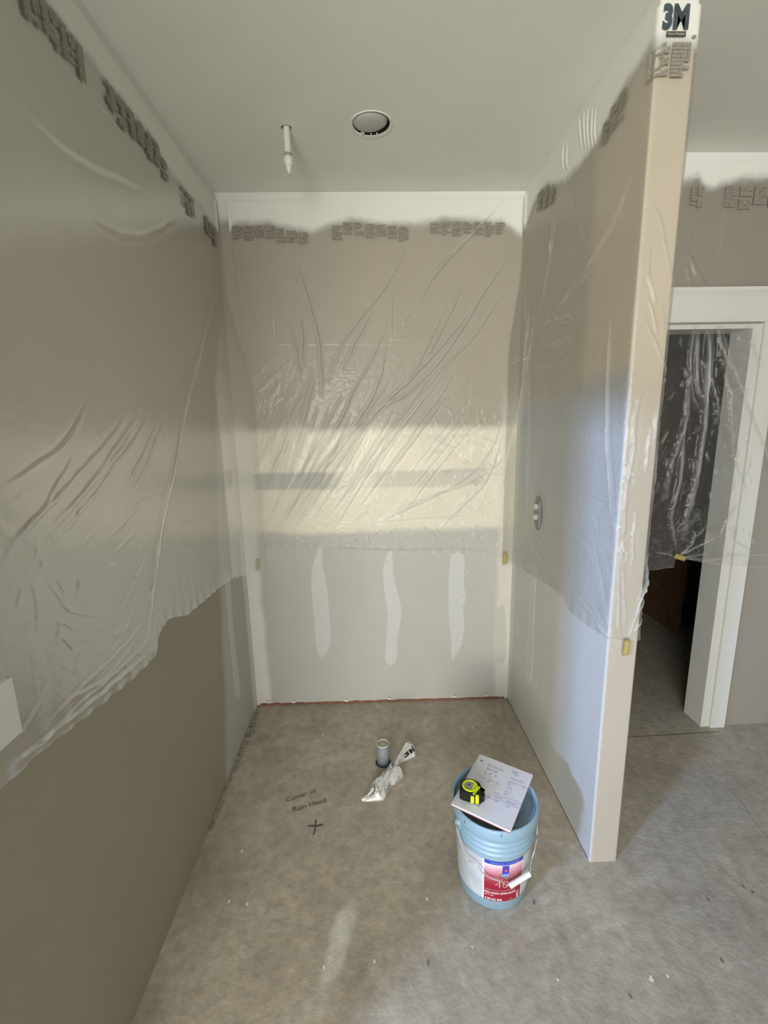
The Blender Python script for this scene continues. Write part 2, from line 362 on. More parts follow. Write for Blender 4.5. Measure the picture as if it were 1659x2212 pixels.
# refined copy of its front carries the painted tones
s_ = np.linspace(XH-0.01, 3.4, 240); z_ = np.linspace(0, H, 200); S_, Z_ = np.meshgrid(s_, z_, indexing='ij'); s = S_.ravel(); z = Z_.ravel()
hm.materials.append(mat('hall_paint', (0.29, 0.262, 0.215), rough=0.75, spec=0.25, noise=0.03, nscale=5, bump=0.08, bscale=300)); tag(hw, kind='structure')
bm = bmesh.new(); box(bm, XH-0.005, 4.5, -YH-0.0015, -YH, zat(1560, 385, 'hall'), H)
from_bm('spray_band', bm, M_WHITE, hw)
# jamb, head jamb, stop, casing, header
cx0 = at(1527, 1575, 'hall')[0]; cx1 = at(1556, 1575, 'hall')[0]+0.004
d1 = empty('door_1', (x_j, -YH, 0)); tag(d1, 'white painted doorway trim around the dark closet opening', None, None, 'structure')
def rel(o, parent):      # keep world placement under a parent that only translates
    o.parent = parent; o.matrix_parent_inverse = Matrix.Translation(-Vector(parent.location)); return o
rel(box_obj('jamb', (x_j-0.012, cx0+0.003, -YH-0.006, -YH+0.125, 0, z_o), M_TRIM, None, 0.0015), d1)
rel(box_obj('jamb', (x_l, x_l+0.02, -YH-0.004, -YH+0.125, 0, z_o), M_TRIM, None, 0.0015), d1)
rel(box_obj('head_jamb', (x_l, x_j, -YH-0.004, -YH+0.125, z_o-0.02, z_o), M_TRIM, None, 0.0015), d1)
rel(box_obj('casing', (cx0, cx1, -YH-0.019, -YH, 0.0, z_o+0.006), M_TRIM, None, 0.0015), d1)
zh1 = zat(1560, 622, 'hall')
rel(box_obj('casing', (x_l-0.09, x_l-0.006, -YH-0.019, -YH, 0.0, z_o+0.006), M_TRIM, None, 0.0015), d1)
rel(box_obj('header', (XH+0.002, cx1+0.03, -YH-0.022, -YH, z_o+0.006, zh1), M_TRIM, None, 0.0015), d1)

# ---- ceiling with a round hole for the ceiling can and a small one for the pipe
can = at(802, 269, 'ceil'); pip = at(619, 277, 'ceil')
xs = sorted([-4.2, can[0]-.12, can[0]+.12, 4.6, pip[0]-.05, pip[0]+.05]); ys = sorted([-6.2, can[1]-.12, can[1]+.12, 3.2])
bm = bmesh.new(); vc = {}
def V(x, y, z=H):
    k = (round(x, 5), round(y, 5), round(z, 5))
    if k not in vc: vc[k] = bm.verts.new((x, y, z))
    return vc[k]
for i in range(len(xs)-1):
    for j in range(len(ys)-1):
        x0, x1, y0, y1 = xs[i], xs[i+1], ys[j], ys[j+1]; h = None
        if j == 1 and x0 < can[0] < x1: h = (can, 0.073, 40)
        if j == 1 and x0 < pip[0] < x1: h = (pip, 0.0215, 20)
        if not h: bm.faces.new([V(x0, y0), V(x0, y1), V(x1, y1), V(x1, y0)]); continue
        c, r, n = h; A = [2*math.pi*(k+0.5)/n for k in range(n)]
        inn = [V(c[0]+r*math.cos(a), c[1]+r*math.sin(a)) for a in A]
        def edge_pt(a):
            dx, dy = math.cos(a), math.sin(a); tt = min([((x1 if dx > 0 else x0)-c[0])/dx if abs(dx) > 1e-9 else 9, ((y1 if dy > 0 else y0)-c[1])/dy if abs(dy) > 1e-9 else 9])
            return (c[0]+dx*tt, c[1]+dy*tt)
        corners = [(math.atan2(yy-c[1], xx-c[0]) % (2*math.pi), xx, yy) for xx in (x0, x1) for yy in (y0, y1)]
        for k in range(n):
            a0, a1 = A[k], A[(k+1) % n] + (2*math.pi if k == n-1 else 0)
            poly = [inn[k], V(*edge_pt(a0))]
            for ca, xx, yy in corners:
                for off in (0, 2*math.pi):
                    if a0 < ca+off < a1: poly.append(V(xx, yy))
            poly += [V(*edge_pt(a1)), inn[(k+1) % n]]
            bm.faces.new(poly[::-1])
        up = [V(v.co.x, v.co.y, H+0.09) for v in inn]
        for k in range(n): bm.faces.new((inn[k], inn[(k+1) % n], up[(k+1) % n], up[k]))
ce = from_bm('ceiling', bm, M_CEIL); tag(ce, kind='structure')
bm = bmesh.new(); box(bm, -4.2, 4.6, -6.2, 3.2, H+0.091, H+0.2); tag(from_bm('roof_slab', bm, M_DARK), kind='structure')

# ---- rest of the shell, behind the camera, where the daylight comes in
M_SHELL = mat('shell_paint', (0.55, 0.52, 0.46), rough=0.8, noise=0.02)
M_CLOSET = mat('closet_shade', (.11, .09, .07), rough=.8, noise=.05)  # darkness of the unlit closet put into its wall colour
def shell(name, *boxes):
    bm = bmesh.new()
    for b in boxes: box(bm, *b)
    o = from_bm(name, bm, M_CLOSET if 'closet' in name else M_SHELL); tag(o, kind='structure'); return o
shell('wall_rear', (-4.2, -1.7, -6.2, -6.0, 0, H), (2.2, 4.6, -6.2, -6.0, 0, H), (-1.7, 2.2, -6.2, -6.0, 0, 0.35), (-1.7, 2.2, -6.2, -6.0, 2.55, H))
shell('wall_hall_end', (4.5, 4.6, -6.2, 3.2, 0, H))
shell('wall_side', (-4.2, -4.1, -6.2, 0.2, 0, H))
shell('wall_beyond', (-4.2, -0.148, -1.975, -1.88, 0, H))
shell('light_cut_header', (-0.147, -0.027, -3.2, -1.975, 2.0, H))  # unseen header, added to cut the side light's upper edge on the partition
# the dark closet behind the doorway
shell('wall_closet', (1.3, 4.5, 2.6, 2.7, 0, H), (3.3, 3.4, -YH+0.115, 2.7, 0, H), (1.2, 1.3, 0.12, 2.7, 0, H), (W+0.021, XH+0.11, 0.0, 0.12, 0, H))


# ================================================================== masking film
def conv(pts, pl):
    out = []
    for px, py in pts:
        p = at(px, py, pl)
        if pl in ('left', 'part'): out.append((-p[1], p[2]))
        elif pl == 'end': out.append((QE + p[0]-XE-0.008, p[2]))
        else: out.append((p[0], p[2]))
    return out
def Z(pts, x0, y0, k): return [(x0+a*k, y0+b*k) for a, b in pts]
def interp(pts):
    pts = sorted(pts); xs_ = [p[0] for p in pts]; ys_ = [p[1] for p in pts]
    return lambda v: np.interp(v, xs_, ys_)
def sheet(name, surf, smin, smax, ztop, hem, step, creases, spray, seed, label, crumple, s0=None, s1=None, base=0.006, mat_=M_FILM, crum_amp=1.0):
    n = int((smax-smin)/step)+1; u = np.linspace(0, 1, n); m_ = int((ztop-0.85)/step)+1; v = np.linspace(0, 1, m_)
    U, Vv = np.meshgrid(u, v, indexing='ij')
    S_ = smin + (smax-smin)*U; zb = hem(S_); Zz = zb + (ztop-zb)*Vv
    if s0 is not None:
        a = s0(Zz); b = s1(Zz); S_ = a+(b-a)*U; zb = hem(S_); Zz = zb+(ztop-zb)*Vv
    s = S_.ravel(); z = Zz.ravel(); h = np.full(s.shape, base); haze_glint = np.zeros(s.shape)
    for cr in creases:
        pts, wd, amp, dn = cr[:4]; pts = smooth_pts(pts) if len(pts) > 2 else pts
        xs_ = [p[0] for p in pts]; zs_ = [p[1] for p in pts]; R = wd*4
        mk = (s > min(xs_)-R) & (s < max(xs_)+R) & (z > min(zs_)-R) & (z < max(zs_)+R)
        if not mk.any(): continue
        ss, zz = s[mk], z[mk]; ss = ss + 0.006*(vnoise(ss*20, zz*20, seed)-0.5); zz = zz + 0.006*(vnoise(ss*20+7, zz*20, seed+1)-0.5)
        d, r, sd = poly_dist(ss, zz, pts); tp = np.clip(np.sin(np.pi*np.clip(r, 0.0, 1.0)), 0, 1)**0.5
        if len(cr) > 4: tp = np.ones_like(tp)
        ds = d*sd; g = np.exp(-(ds/wd)**2)
        h[mk] += 0.62*amp*tp*(g - 0.45*np.exp(-((ds-1.8*wd)/wd)**2))
        br = 0.55+0.9*vnoise(r*14, ss*9, seed+5)
        haze_glint[mk] += 1.25*dn*tp*br*np.exp(-(d/(wd*0.62))**2)  # highlights of the folds painted in as whiter haze along each crease
    cz = crumple(s, z)
    wx = fbm(s*7, z*7, seed+60, 3)-0.5
    r1 = 1-np.abs(2*fbm(s*16+wx*5, z*11+wx*4, seed+61, 4)-1); r2 = 1-np.abs(2*fbm(s*38+wx*7, z*26-wx*8, seed+62, 3)-1)
    h += crum_amp*cz*(0.0035*sst(0.72, 1.0, r1)+0.0016*sst(0.75, 1.0, r2)) + 0.004*(fbm(s*5, z*4, seed+63, 2)-0.3)
    haze_glint += cz*(0.09*sst(0.93, 1.0, r1) + 0.07*sst(0.94, 1.0, r2))
    # doubled hem
    hz = z-hem(s); haze_glint += 0.10*np.exp(-(hz/0.0045)**2) + 0.035*(hz < 0.05)*vnoise(s*30, z*0, seed+3)
    h += 0.003*np.sin(s*90)*np.exp(-hz/0.03)
    h = np.maximum(h, 0.0012+0.0015*np.tanh(h*200))
    zbnd = spray(s) + 0.02*(fbm(s*9, z*9, seed+70)-0.5)
    sp = sst(-0.028, 0.028, z-zbnd+0.012*(fbm(s*40, z*40, seed+71)-0.5))
    X_, Y_, NX, NY = surf(s, z); P = np.stack([X_+NX*h, Y_+NY*h, z], -1).reshape(n, m_, 3)
    me = grid_mesh(name, P); set_f(me, 'haze_glint', np.clip(haze_glint, 0, 0.8)); set_f(me, 'spray', sp)
    o = link(name, me, mat_); tag(o, label, 'plastic film'); return o
random.seed(5)
rnd = random.uniform

# ---- back wall sheet
cr = []
B = lambda pts, w, a, d, *k: cr.append((conv(pts, 'back'), w*.9, a*1.1, d*1.6, *k))  # haze raised to paint brighter fold highlights
B([(1088, 432), (1045, 480), (940, 592), (905, 660)], .006, .012, .16)
B([(1102, 545), (1040, 640), (960, 765), (880, 850), (800, 905), (640, 1140)], .007, .014, .18)
B([(1060, 600), (1000, 690), (905, 800), (830, 870), (740, 960), (618, 1142)], .008, .014, .18)
B([(1090, 620), (1020, 730), (950, 800), (900, 880)], .006, .010, .14)
B([(1040, 480), (980, 540), (900, 610)], .005, .007, .10)
B([(1005, 600), (960, 700), (905, 800), (850, 850)], .006, .010, .12)
B([(630, 545), (662, 640), (690, 750), (693, 860)], .007, .013, .15)
B([(622, 690), (640, 760), (648, 830)], .006, .010, .12)
B([(583, 550), (578, 650), (575, 750)], .005, .007, .10)
B([(506, 520), (520, 620), (532, 695)], .005, .007, .12)
B([(640, 680), (652, 720), (650, 790)], .008, .012, .15)
B([(590, 680), (594, 710), (592, 742)], .008, .008, .25)
B([(848, 620), (845, 700), (846, 735)], .005, .007, .12)
B([(846, 733), (880, 730), (915, 718), (920, 700)], .005, .008, .16)
B([(915, 665), (880, 680), (872, 705)], .006, .008, .16)
B([(965, 655), (900, 790), (820, 880)], .006, .009, .12)
B([(880, 520), (845, 600), (800, 660), (740, 740), (705, 830)], .006, .010, .14)
B([(808, 660), (770, 735), (735, 800)], .007, .010, .16)
B([(840, 690), (800, 780), (760, 850), (720, 950)], .006, .010, .14)
B([(836, 730), (815, 830), (760, 925), (690, 1010), (600, 1142)], .008, .013, .18)
B([(440, 745), (1090, 742)], .003, .002, .05)
for k in range(34):                      # the fan of pull folds down the middle
    sx = rnd(600, 1040); sy = rnd(790, 930) - 0.05*(sx-600); ln_ = rnd(90, 300); sl = -0.35 - 0.45*(sx-600)/440 + rnd(-.05, .05)
    ex, ey = sx+sl*ln_, sy+ln_
    if ey > 1150: ex = sx+sl*(1150-sy); ey = 1150
    B([(sx, sy), ((sx+ex)/2+rnd(-3, 6), (sy+ey)/2+rnd(-4, 4)), (ex, ey)], rnd(.003, .0065), rnd(.006, .012), rnd(.08, .26))
for k in range(14):
    sx = rnd(560, 700); sy = rnd(780, 960); ln_ = rnd(60, 180)
    B([(sx, sy), (sx-0.25*ln_, sy+ln_)], rnd(.003, .005), rnd(.005, .009), rnd(.10, .26))
B([(1082, 905), (1060, 970), (1010, 1030), (930, 1075), (820, 1125)], .006, .012, .2)
B([(1078, 960), (1050, 1040), (1000, 1090), (950, 1140)], .006, .012, .2)
B([(1080, 1000), (1010, 1045), (920, 1075), (850, 1100)], .005, .010, .16)
B([(1085, 935), (960, 942), (830, 940)], .003, .004, .14)
B([(1085, 985), (1060, 1010), (960, 1020)], .005, .009, .16)
B([(1070, 1080), (1000, 1112), (900, 1120), (780, 1130)], .004, .006, .14)
B([(1080, 1196), (1000, 1184), (850, 1186), (690, 1180)], .006, .012, .16)
for k in range(40):
    x0 = rnd(930, 1075); y0 = rnd(930, 1075); L_ = rnd(15, 45); a0 = rnd(-.6, .9)
    B([(x0, y0), (x0+L_*.5*math.cos(a0)+rnd(-4, 4), y0+L_*.5*math.sin(a0)+rnd(-4, 4)), (x0+L_*math.cos(a0), y0+L_*math.sin(a0))], rnd(.003, .005), rnd(.004, .009), rnd(.06, .18))
for k in range(60):
    x0 = rnd(760, 1060); y0 = rnd(1135, 1172); L_ = rnd(8, 26); a0 = rnd(-.2, 1.4)
    B([(x0, y0), (x0+L_*math.cos(a0), y0+L_*math.sin(a0))], rnd(.003, .005), rnd(.004, .008), rnd(.06, .3))
sprB = interp(conv([(456, 525), (490, 524), (505, 487), (584, 485), (615, 494), (676, 503), (712, 490), (755, 477), (870, 488), (914, 485), (958, 475), (1081, 479), (1116, 507), (1140, 520)], 'back'))
hemB = interp(conv([(548, 1184), (690, 1182), (850, 1190), (1000, 1196), (1100, 1204)], 'back'))
lfB = conv([(490, 430), (498, 520), (520, 700), (543, 860), (548, 1030), (557, 1190)], 'back'); lfz = interp([(b, a) for a, b in lfB])
def crB(s, z): return 0.25*sst(2.1, 1.9, z)+0.75*sst(1.0, 1.3, s)*sst(1.9, 1.6, z)
film_back = sheet('masking_film', lambda s, z: (s, 0*s, 0*s, 0*s-1), 0.02, W-0.015, 2.70, hemB, .0038, cr, sprB, 11,
    'clear masking film on the back wall of the alcove with fanned diagonal pull folds', crB,
    s0=lambda z: lfz(z), s1=lambda z: 0*z+W-0.012-0.02*sst(2.4, 1.9, z))

# ---- left wall sheet, bridging the corner to the back wall
cr = []
Lf = lambda pts, w, a, d, *k: cr.append((conv(pts, 'left'), w*.8, a*.25, d*1.7, *k))
Lf([(472, 585), (462, 640), (440, 720), (424, 790), (407, 850), (390, 923), (374, 1005), (362, 1062)], .009, .020, .22)
Lf([(407, 850), (390, 923), (374, 1005), (362, 1062), (346, 1135), (334, 1216), (323, 1297), (315, 1379)], .013, .022, .42)
for pts in ([(170, 900), (140, 950), (80, 1000), (10, 1045)], [(150, 990), (95, 1085), (40, 1150), (0, 1185)], [(190, 860), (150, 935), (110, 990)], [(283, 870), (240, 940), (150, 1040), (60, 1130), (0, 1210)],
            [(300, 890), (250, 980), (170, 1070), (90, 1170)], [(335, 860), (300, 930), (240, 1010), (190, 1080), (100, 1180)], [(350, 880), (320, 950), (290, 1010), (255, 1090)], [(365, 880), (330, 960), (300, 1030), (262, 1100)],
            [(345, 1070), (300, 1085), (270, 1120), (230, 1160)], [(320, 850), (285, 910), (250, 960), (200, 1030), (80, 1165)]):
    Lf(pts, .0065, .014, .12)
for pts in ([(335, 1360), (270, 1430), (170, 1520), (90, 1600), (0, 1660)], [(320, 1330), (240, 1420), (180, 1475), (100, 1560)], [(325, 1400), (260, 1460), (190, 1520), (40, 1640)], [(300, 1360), (230, 1460), (140, 1510)], [(290, 1300), (250, 1390), (210, 1440)],
            [(330, 1250), (300, 1340), (270, 1390)], [(312, 1200), (270, 1290), (215, 1380)], [(100, 1470), (70, 1530), (40, 1590)], [(310, 1420), (240, 1475), (150, 1550), (60, 1620), (0, 1680)]):
    Lf(pts, .006, .012, .14)
for pts in ([(90, 1250), (120, 1290), (145, 1320), (215, 1333)], [(115, 1250), (135, 1285)], [(65, 1265), (72, 1320), (70, 1370)], [(40, 1265), (30, 1320)], [(110, 1345), (140, 1350), (155, 1365)], [(120, 1370), (155, 1405)], [(135, 1315), (170, 1300)], [(270, 1215), (278, 1260)], [(290, 1240), (285, 1290)],
            [(365, 1100), (400, 1118), (450, 1108), (490, 1125), (515, 1160)], [(370, 1115), (420, 1130)], [(325, 1310), (350, 1335), (375, 1330)], [(340, 1335), (365, 1345), (380, 1325)], [(318, 1330), (325, 1390)], [(330, 1345), (335, 1400)],
            [(400, 870), (405, 920), (415, 990)], [(380, 1185), (420, 1195)], [(380, 1250), (383, 1285)], [(395, 1240), (392, 1280)], [(410, 1240), (405, 1290)], [(430, 1245), (445, 1290)]):
    Lf(pts, .0045, .009, .14)
Lf([(0, 195), (60, 250), (130, 310), (200, 355), (300, 400)], .012, .010, .10)
Lf([(190, 465), (250, 500), (310, 505), (380, 470)], .012, .010, .10)
Lf([(78, 78), (150, 158), (230, 250), (310, 350)], .004, .006, .20)
for k in range(26):
    x0 = rnd(60, 320); y0 = rnd(1050, 1480); L_ = rnd(20, 60); a0 = rnd(1.6, 2.7)
    Lf([(x0, y0), (x0+L_*math.cos(a0), y0+L_*math.sin(a0))], rnd(.004, .008), rnd(.005, .009), rnd(.03, .10))
spL = conv([(40, -60), (99, 9), (169, 99), (217, 163), (271, 229), (331, 304), (356, 362), (389, 401), (428, 446), (461, 494)], 'left'); sprL = interp(spL + [(-0.1, spL[-1][1])])
hmL = conv([(0, 1700), (85, 1619), (163, 1562), (244, 1497), (293, 1456), (329, 1419), (338, 1380), (346, 1352), (366, 1334), (399, 1330), (439, 1297), (476, 1265)], 'left')
hemL = interp(hmL + [(0.05, hmL[-1][1]-0.055), (-0.15, hmL[-1][1]-0.06), (2.2, hmL[0][1])])
def surfL(s, z):
    xb = 0.008+0.10*sst(2.35, 1.75, z); q0 = 0.02+2.2*xb            # where the film leaves the left wall
    f = np.clip((q0-s)/q0, 0, 1)                                     # 1 = on the back wall
    X_ = -SL*s*(s > 0) + f*xb; Y_ = -np.maximum(s, 0.0)*(1-f) - f*0.0 - 0.012*(f > 0)*f
    Y_ = np.where(s > q0, -s, -q0*(1-f)-0.010*f); ang = f*0.9
    return X_, Y_, np.cos(ang), -np.sin(ang)
def crL(s, z): return 0.10*sst(2.0, 1.7, z) + 0.5*np.exp(-((s-1.05)/0.12)**2)*sst(1.15, 0.95, z)
film_left = sheet('masking_film', surfL, 0.0, 1.93, 2.70, hemL, .0042, cr, sprL, 31,
    'clear masking film draped over the left wall with one long bright pleat', crL)
plp = at(32, 1580, 'left'); bm = bmesh.new(); bm.from_mesh(film_left.data)      # the film is cut round the cover plate
bmesh.ops.delete(bm, geom=[f for f in bm.faces if plp[1]-0.118 < f.calc_center_median().y < plp[1]+0.003 and plp[2]-0.003 < f.calc_center_median().z < plp[2]+0.120], context='FACES'); bm.to_mesh(film_left.data); bm.free()

# ---- partition sheet: alcove face, nose and end
cr = []
Pt = lambda pts, w, a, d, *k: cr.append((conv(pts, 'part'), w, a, d, *k))
En = lambda pts, w, a, d, *k: cr.append((conv(pts, 'end'), w, a, d, *k))
z3 = lambda p: Z(p, 1050, 0, .3671); z7 = lambda p: Z(p, 1050, 600, .3671); z8 = lambda p: Z(p, 1050, 1100, .3671)
Pt(z3([(870, 980), (805, 1200), (740, 1340), (650, 1500), (560, 1650), (430, 1820)]), .010, .014, .18)
Pt(z3([(680, 1500), (600, 1620), (520, 1740)]), .008, .010, .14)
Pt(z3([(610, 1560), (540, 1640), (470, 1760), (400, 1850)]), .008, .010, .14)
Pt(z3([(510, 1110), (530, 1220), (560, 1340), (620, 1500)]), .006, .006, .08)
Pt(z3([(400, 1200), (395, 1400), (370, 1600), (310, 1880)]), .006, .012, .20)
Pt(z3([(430, 1150), (410, 1350), (380, 1500), (330, 1750)]), .006, .010, .14)
for k, xx in enumerate((560, 585, 605, 630, 650, 460, 485)): Pt(z3([(xx, 640+200*(k > 4)), (xx-3, 760+200*(k > 4)), (xx+8, 880+120*(k > 4))]), .004, .006, .16)
Pt(z7([(262, 60), (262, 300), (250, 560), (225, 800), (180, 1050), (150, 1300)]), .007, .014, .26)
Pt(z7([(300, 60), (285, 300), (262, 520), (240, 760), (200, 1000)]), .006, .012, .20)
Pt(z7([(262, 500), (262, 900), (252, 1200), (245, 1600)]), .006, .012, .22)
Pt(z7([(240, 80), (262, 380)]), .005, .010, .2)
Pt(z7([(130, 600), (110, 800), (95, 1000), (100, 1300), (125, 1600)]), .005, .010, .18)
Pt(z7([(740, 245), (728, 520), (725, 800), (728, 1050), (745, 1300), (775, 1540)]), .006, .013, .40)
Pt(z7([(880, 640), (850, 820), (835, 1000), (800, 1250), (780, 1540)]), .006, .012, .35)
Pt(z7([(500, 1255), (600, 1265), (700, 1300), (735, 1330)]), .005, .007, .12)
Pt(z7([(500, 1310), (380, 1370)]), .005, .008, .12)
Pt(z8([(480, 100), (560, 170), (630, 280), (690, 560), (725, 740)]), .006, .010, .16)
Pt(z8([(620, 90), (632, 200), (680, 420), (730, 720)]), .006, .009, .12)
Pt(z8([(650, 610), (665, 650), (725, 750)]), .010, .012, .35)
Pt(z8([(560, 540), (640, 640), (720, 755)]), .006, .009, .12)
Pt(z8([(780, 200), (760, 400), (740, 720)]), .005, .010, .3)
Pt(z8([(245, 130), (330, 300), (345, 330)]), .008, .010, .14); Pt(z8([(300, 150), (370, 230), (400, 300)]), .006, .010, .16)
for (x0, y0, x1, y1) in ((270, 300, 560, 210), (270, 330, 600, 220), (300, 410, 550, 340), (180, 500, 300, 470), (270, 540, 510, 485), (300, 630, 380, 620), (330, 260, 540, 200)):
    n = 11; p = [(x0+(x1-x0)*k/n + rnd(-6, 6), y0+(y1-y0)*k/n + (9 if k % 2 else -9)+rnd(-5, 5)) for k in range(n+1)]
    Pt(z7(p), .005, .008, .22)
for k in range(24):
    x0 = rnd(130, 430); y0 = rnd(120, 420); L_ = rnd(15, 60); a0 = rnd(.4, 1.3)
    Pt(z8([(x0, y0), (x0+L_*math.cos(a0), y0+L_*math.sin(a0))]), rnd(.005, .008), rnd(.006, .010), rnd(.04, .14))
for k in range(20):
    x0 = rnd(800, 870); y0 = rnd(600, 1700); En(z7([(x0, y0), (x0-rnd(5, 14), y0+rnd(20, 60))]), .004, .006, rnd(.1, .3))
En(z3([(970, 1200), (1020, 1290), (1060, 1500), (1090, 1680)]), .004, .008, .22)
En(z3([(960, 1440), (950, 1600), (990, 1800)]), .004, .007, .16)
En(z3([(940, 1620), (970, 1700), (990, 1790)]), .004, .006, .16)
En(z7([(930, 100), (975, 200), (1005, 340)]), .004, .008, .22)
En(z7([(920, 230), (990, 380), (1060, 570)]), .004, .008, .22)
En(z7([(1030, 150), (1040, 300), (1045, 390)]), .003, .006, .14)
En(z7([(1010, 740), (990, 840), (975, 990)]), .006, .010, .4)
En(z7([(960, 880), (945, 1000), (930, 1150)]), .005, .010, .4)
En(z7([(1040, 980), (1010, 1120), (985, 1220)]), .005, .009, .3)
En(z7([(880, 1360), (860, 1500), (850, 1700)]), .004, .007, .22)
En(z7([(1000, 640), (1060, 590)]), .004, .006, .14)
En(z8([(975, 260), (930, 430), (870, 600), (830, 740)]), .004, .010, .30)
En(z8([(985, 180), (940, 400), (860, 640), (830, 745)]), .004, .009, .24)
En(z8([(930, 520), (880, 620), (835, 745)]), .004, .009, .30)
En(z8([(915, 640), (880, 690), (835, 745)]), .004, .009, .30)
En(z8([(880, 0), (850, 250), (845, 400)]), .003, .006, .16)
En(z8([(810, 0), (800, 300), (805, 600), (805, 740)]), .004, .008, .22)
En(z8([(770, 500), (765, 640), (790, 740)]), .004, .008, .24)
sp = conv([(1410, 99), (1362, 176), (1325, 235), (1303, 290), (1285, 323), (1256, 360), (1223, 389), (1197, 400), (1175, 404), (1156, 440), (1138, 492)], 'part')
se = conv([(1415, 92), (1500, 96)], 'end'); sprP = interp(sp + [(se[0][0], se[0][1]), (se[1][0], se[1][1]), (3, se[1][1]), (-0.1, sp[-1][1])])
hp = conv([(1100, 1222), (1117, 1222), (1140, 1240), (1170, 1255), (1219, 1291), (1230, 1320), (1270, 1353), (1315, 1381)], 'part'); he = conv([(1350, 1384), (1386, 1379)], 'end')
hemP = interp(hp + he + [(3, he[1][1]), (-.1, hp[0][1])])
VS, VZ = conv([(1163, 1108)], 'part')[0]
def surfP(q, z):
    X_, Y_, NX, NY = part_path(np.maximum(q, 0)); xb = 0.006+0.05*sst(2.45, 1.95, z); q0 = 0.02+3.0*xb
    f = np.clip((q0-q)/q0, 0, 1); X_ = np.where(f > 0, W-0.004-f*xb, X_); Y_ = np.where(f > 0, -q0*(1-f)-0.012*f, Y_)
    ang = f*0.9; NX = np.where(f > 0, -np.cos(ang), NX); NY = np.where(f > 0, -np.sin(ang), NY)
    vb = 0.018*np.exp(-(((q-VS)/0.075)**2+((z-VZ)/0.10)**2)**2); X_ = X_-vb*(f <= 0)-vb*(f > 0)
    return X_, Y_, NX, NY
def crP(s, z): return (0.30+0.3*sst(.35, .2, s))*sst(2.2, 1.9, z)*(s < D) + 0.5*sst(D-0.05, D, s)*sst(1.9, 1.5, z) + 0.5*np.exp(-((s-.3)/.2)**2)*np.exp(-((z-1.95)/.18)**2)
film_part = sheet('masking_film', surfP, 0.0, QE+T+0.02, 2.71, hemP, .0040, cr, sprP, 51,
    'clear masking film wrapped round the free end of the partition wall', crP, base=.0045)

# ---- hall sheet over the doorway
cr = []
Hh = lambda pts, w, a, d, *k: cr.append((conv(pts, 'hall'), w, a, d, *k))
Hh(z7([(1300, 290), (1262, 600), (1252, 850), (1200, 1200), (1150, 1400), (1125, 1540)]), .016, .030, .30)
Hh(z7([(1275, 290), (1270, 600), (1245, 800)]), .008, .016, .28)
Hh(z7([(1200, 280), (1170, 500), (1190, 700), (1240, 800)]), .010, .020, .25)
Hh(z7([(1220, 300), (1210, 450), (1215, 640), (1250, 740)]), .013, .020, .30)
Hh(z7([(1345, 290), (1400, 470), (1450, 620), (1520, 800), (1600, 1000), (1680, 1260)]), .010, .020, .26)
Hh(z7([(1330, 280), (1350, 420), (1420, 560)]), .012, .016, .26)
Hh(z7([(1310, 400), (1300, 600), (1330, 760), (1325, 870)]), .008, .014, .22)
Hh(z7([(1360, 380), (1375, 560), (1400, 680), (1410, 900), (1440, 1100), (1470, 1180)]), .010, .016, .20)
Hh(z7([(1160, 560), (1150, 800), (1110, 950), (1050, 1150), (1030, 1300)]), .014, .020, .22)
Hh(z7([(1130, 820), (1130, 1000), (1110, 1200), (1060, 1400), (1090, 1590)]), .012, .020, .25)
Hh(z7([(1500, 260), (1540, 420), (1570, 500)]), .008, .010, .16)
Hh(z7([(1440, 1330), (1370, 1450), (1340, 1520)]), .010, .014, .22)
Hh(z8([(1100, 265), (1200, 215), (1330, 150)]), .006, .012, .35); Hh(z8([(1100, 265), (1180, 200), (1200, 130)]), .006, .012, .30)
Hh(z8([(1110, 270), (1200, 262), (1290, 240)]), .005, .010, .25); Hh(z8([(1110, 270), (1290, 285), (1420, 262), (1660, 262)]), .005, .012, .25)
Hh(z8([(970, 240), (1040, 250), (1090, 270)]), .006, .010, .22); Hh(z8([(1420, 180), (1540, 245)]), .006, .010, .2)
Hh(z8([(1190, 110), (1210, 150), (1270, 90)]), .006, .010, .2)
Hh(z3([(1395, 1040), (1390, 1250), (1370, 1450), (1345, 1690)]), .004, .006, .22)
Hh(z3([(1170, 1480), (1220, 1590), (1280, 1690)]), .010, .010, .16); Hh(z3([(1165, 1560), (1200, 1690)]), .008, .010, .14)
Hh(z3([(1225, 1290), (1190, 1420), (1165, 1500)]), .004, .006, .12)
for k in range(46):
    x0 = rnd(1040, 1540); y0 = rnd(330, 1550); L_ = rnd(20, 90); a0 = rnd(1.2, 2.1)
    Hh(z7([(x0, y0), (x0+L_*.5*math.cos(a0)+rnd(-6, 6), y0+L_*.5), (x0+L_*math.cos(a0), y0+L_*math.sin(a0))]), rnd(.005, .010), rnd(.008, .014), rnd(.06, .26))
sh = conv(z3([(1150, 1080), (1240, 1050), (1290, 1110), (1330, 1110), (1390, 1080), (1500, 1060), (1660, 1060)]), 'hall'); sprH = interp(sh)
hh = conv([(1406, 1227), (1446, 1221), (1449, 1206), (1456, 1200), (1483, 1206), (1524, 1214), (1569, 1219), (1659, 1223)], 'hall'); hemH = interp(hh+[(1.0, hh[0][1]), (4, hh[-1][1])])
def surfH(s, z):
    off = 0.024*sst(z_o+0.19, z_o+0.10, z)
    return s, 0*s-YH-off, 0*s, 0*s-1
def crH(s, z): return 0.7*sst(z_o+0.02, z_o-0.05, z)*(0.4+0.6*(s < x_j))*(0.3+1.2*sst(.4, .65, fbm(s*6, z*3, 90))) + 0.1
film_hall = sheet('masking_film', surfH, XH+0.006, 3.1, 2.70, hemH, .0042, cr, sprH, 71,
    'clear crumpled masking film hung over the doorway and its dark opening', crH, base=.006)

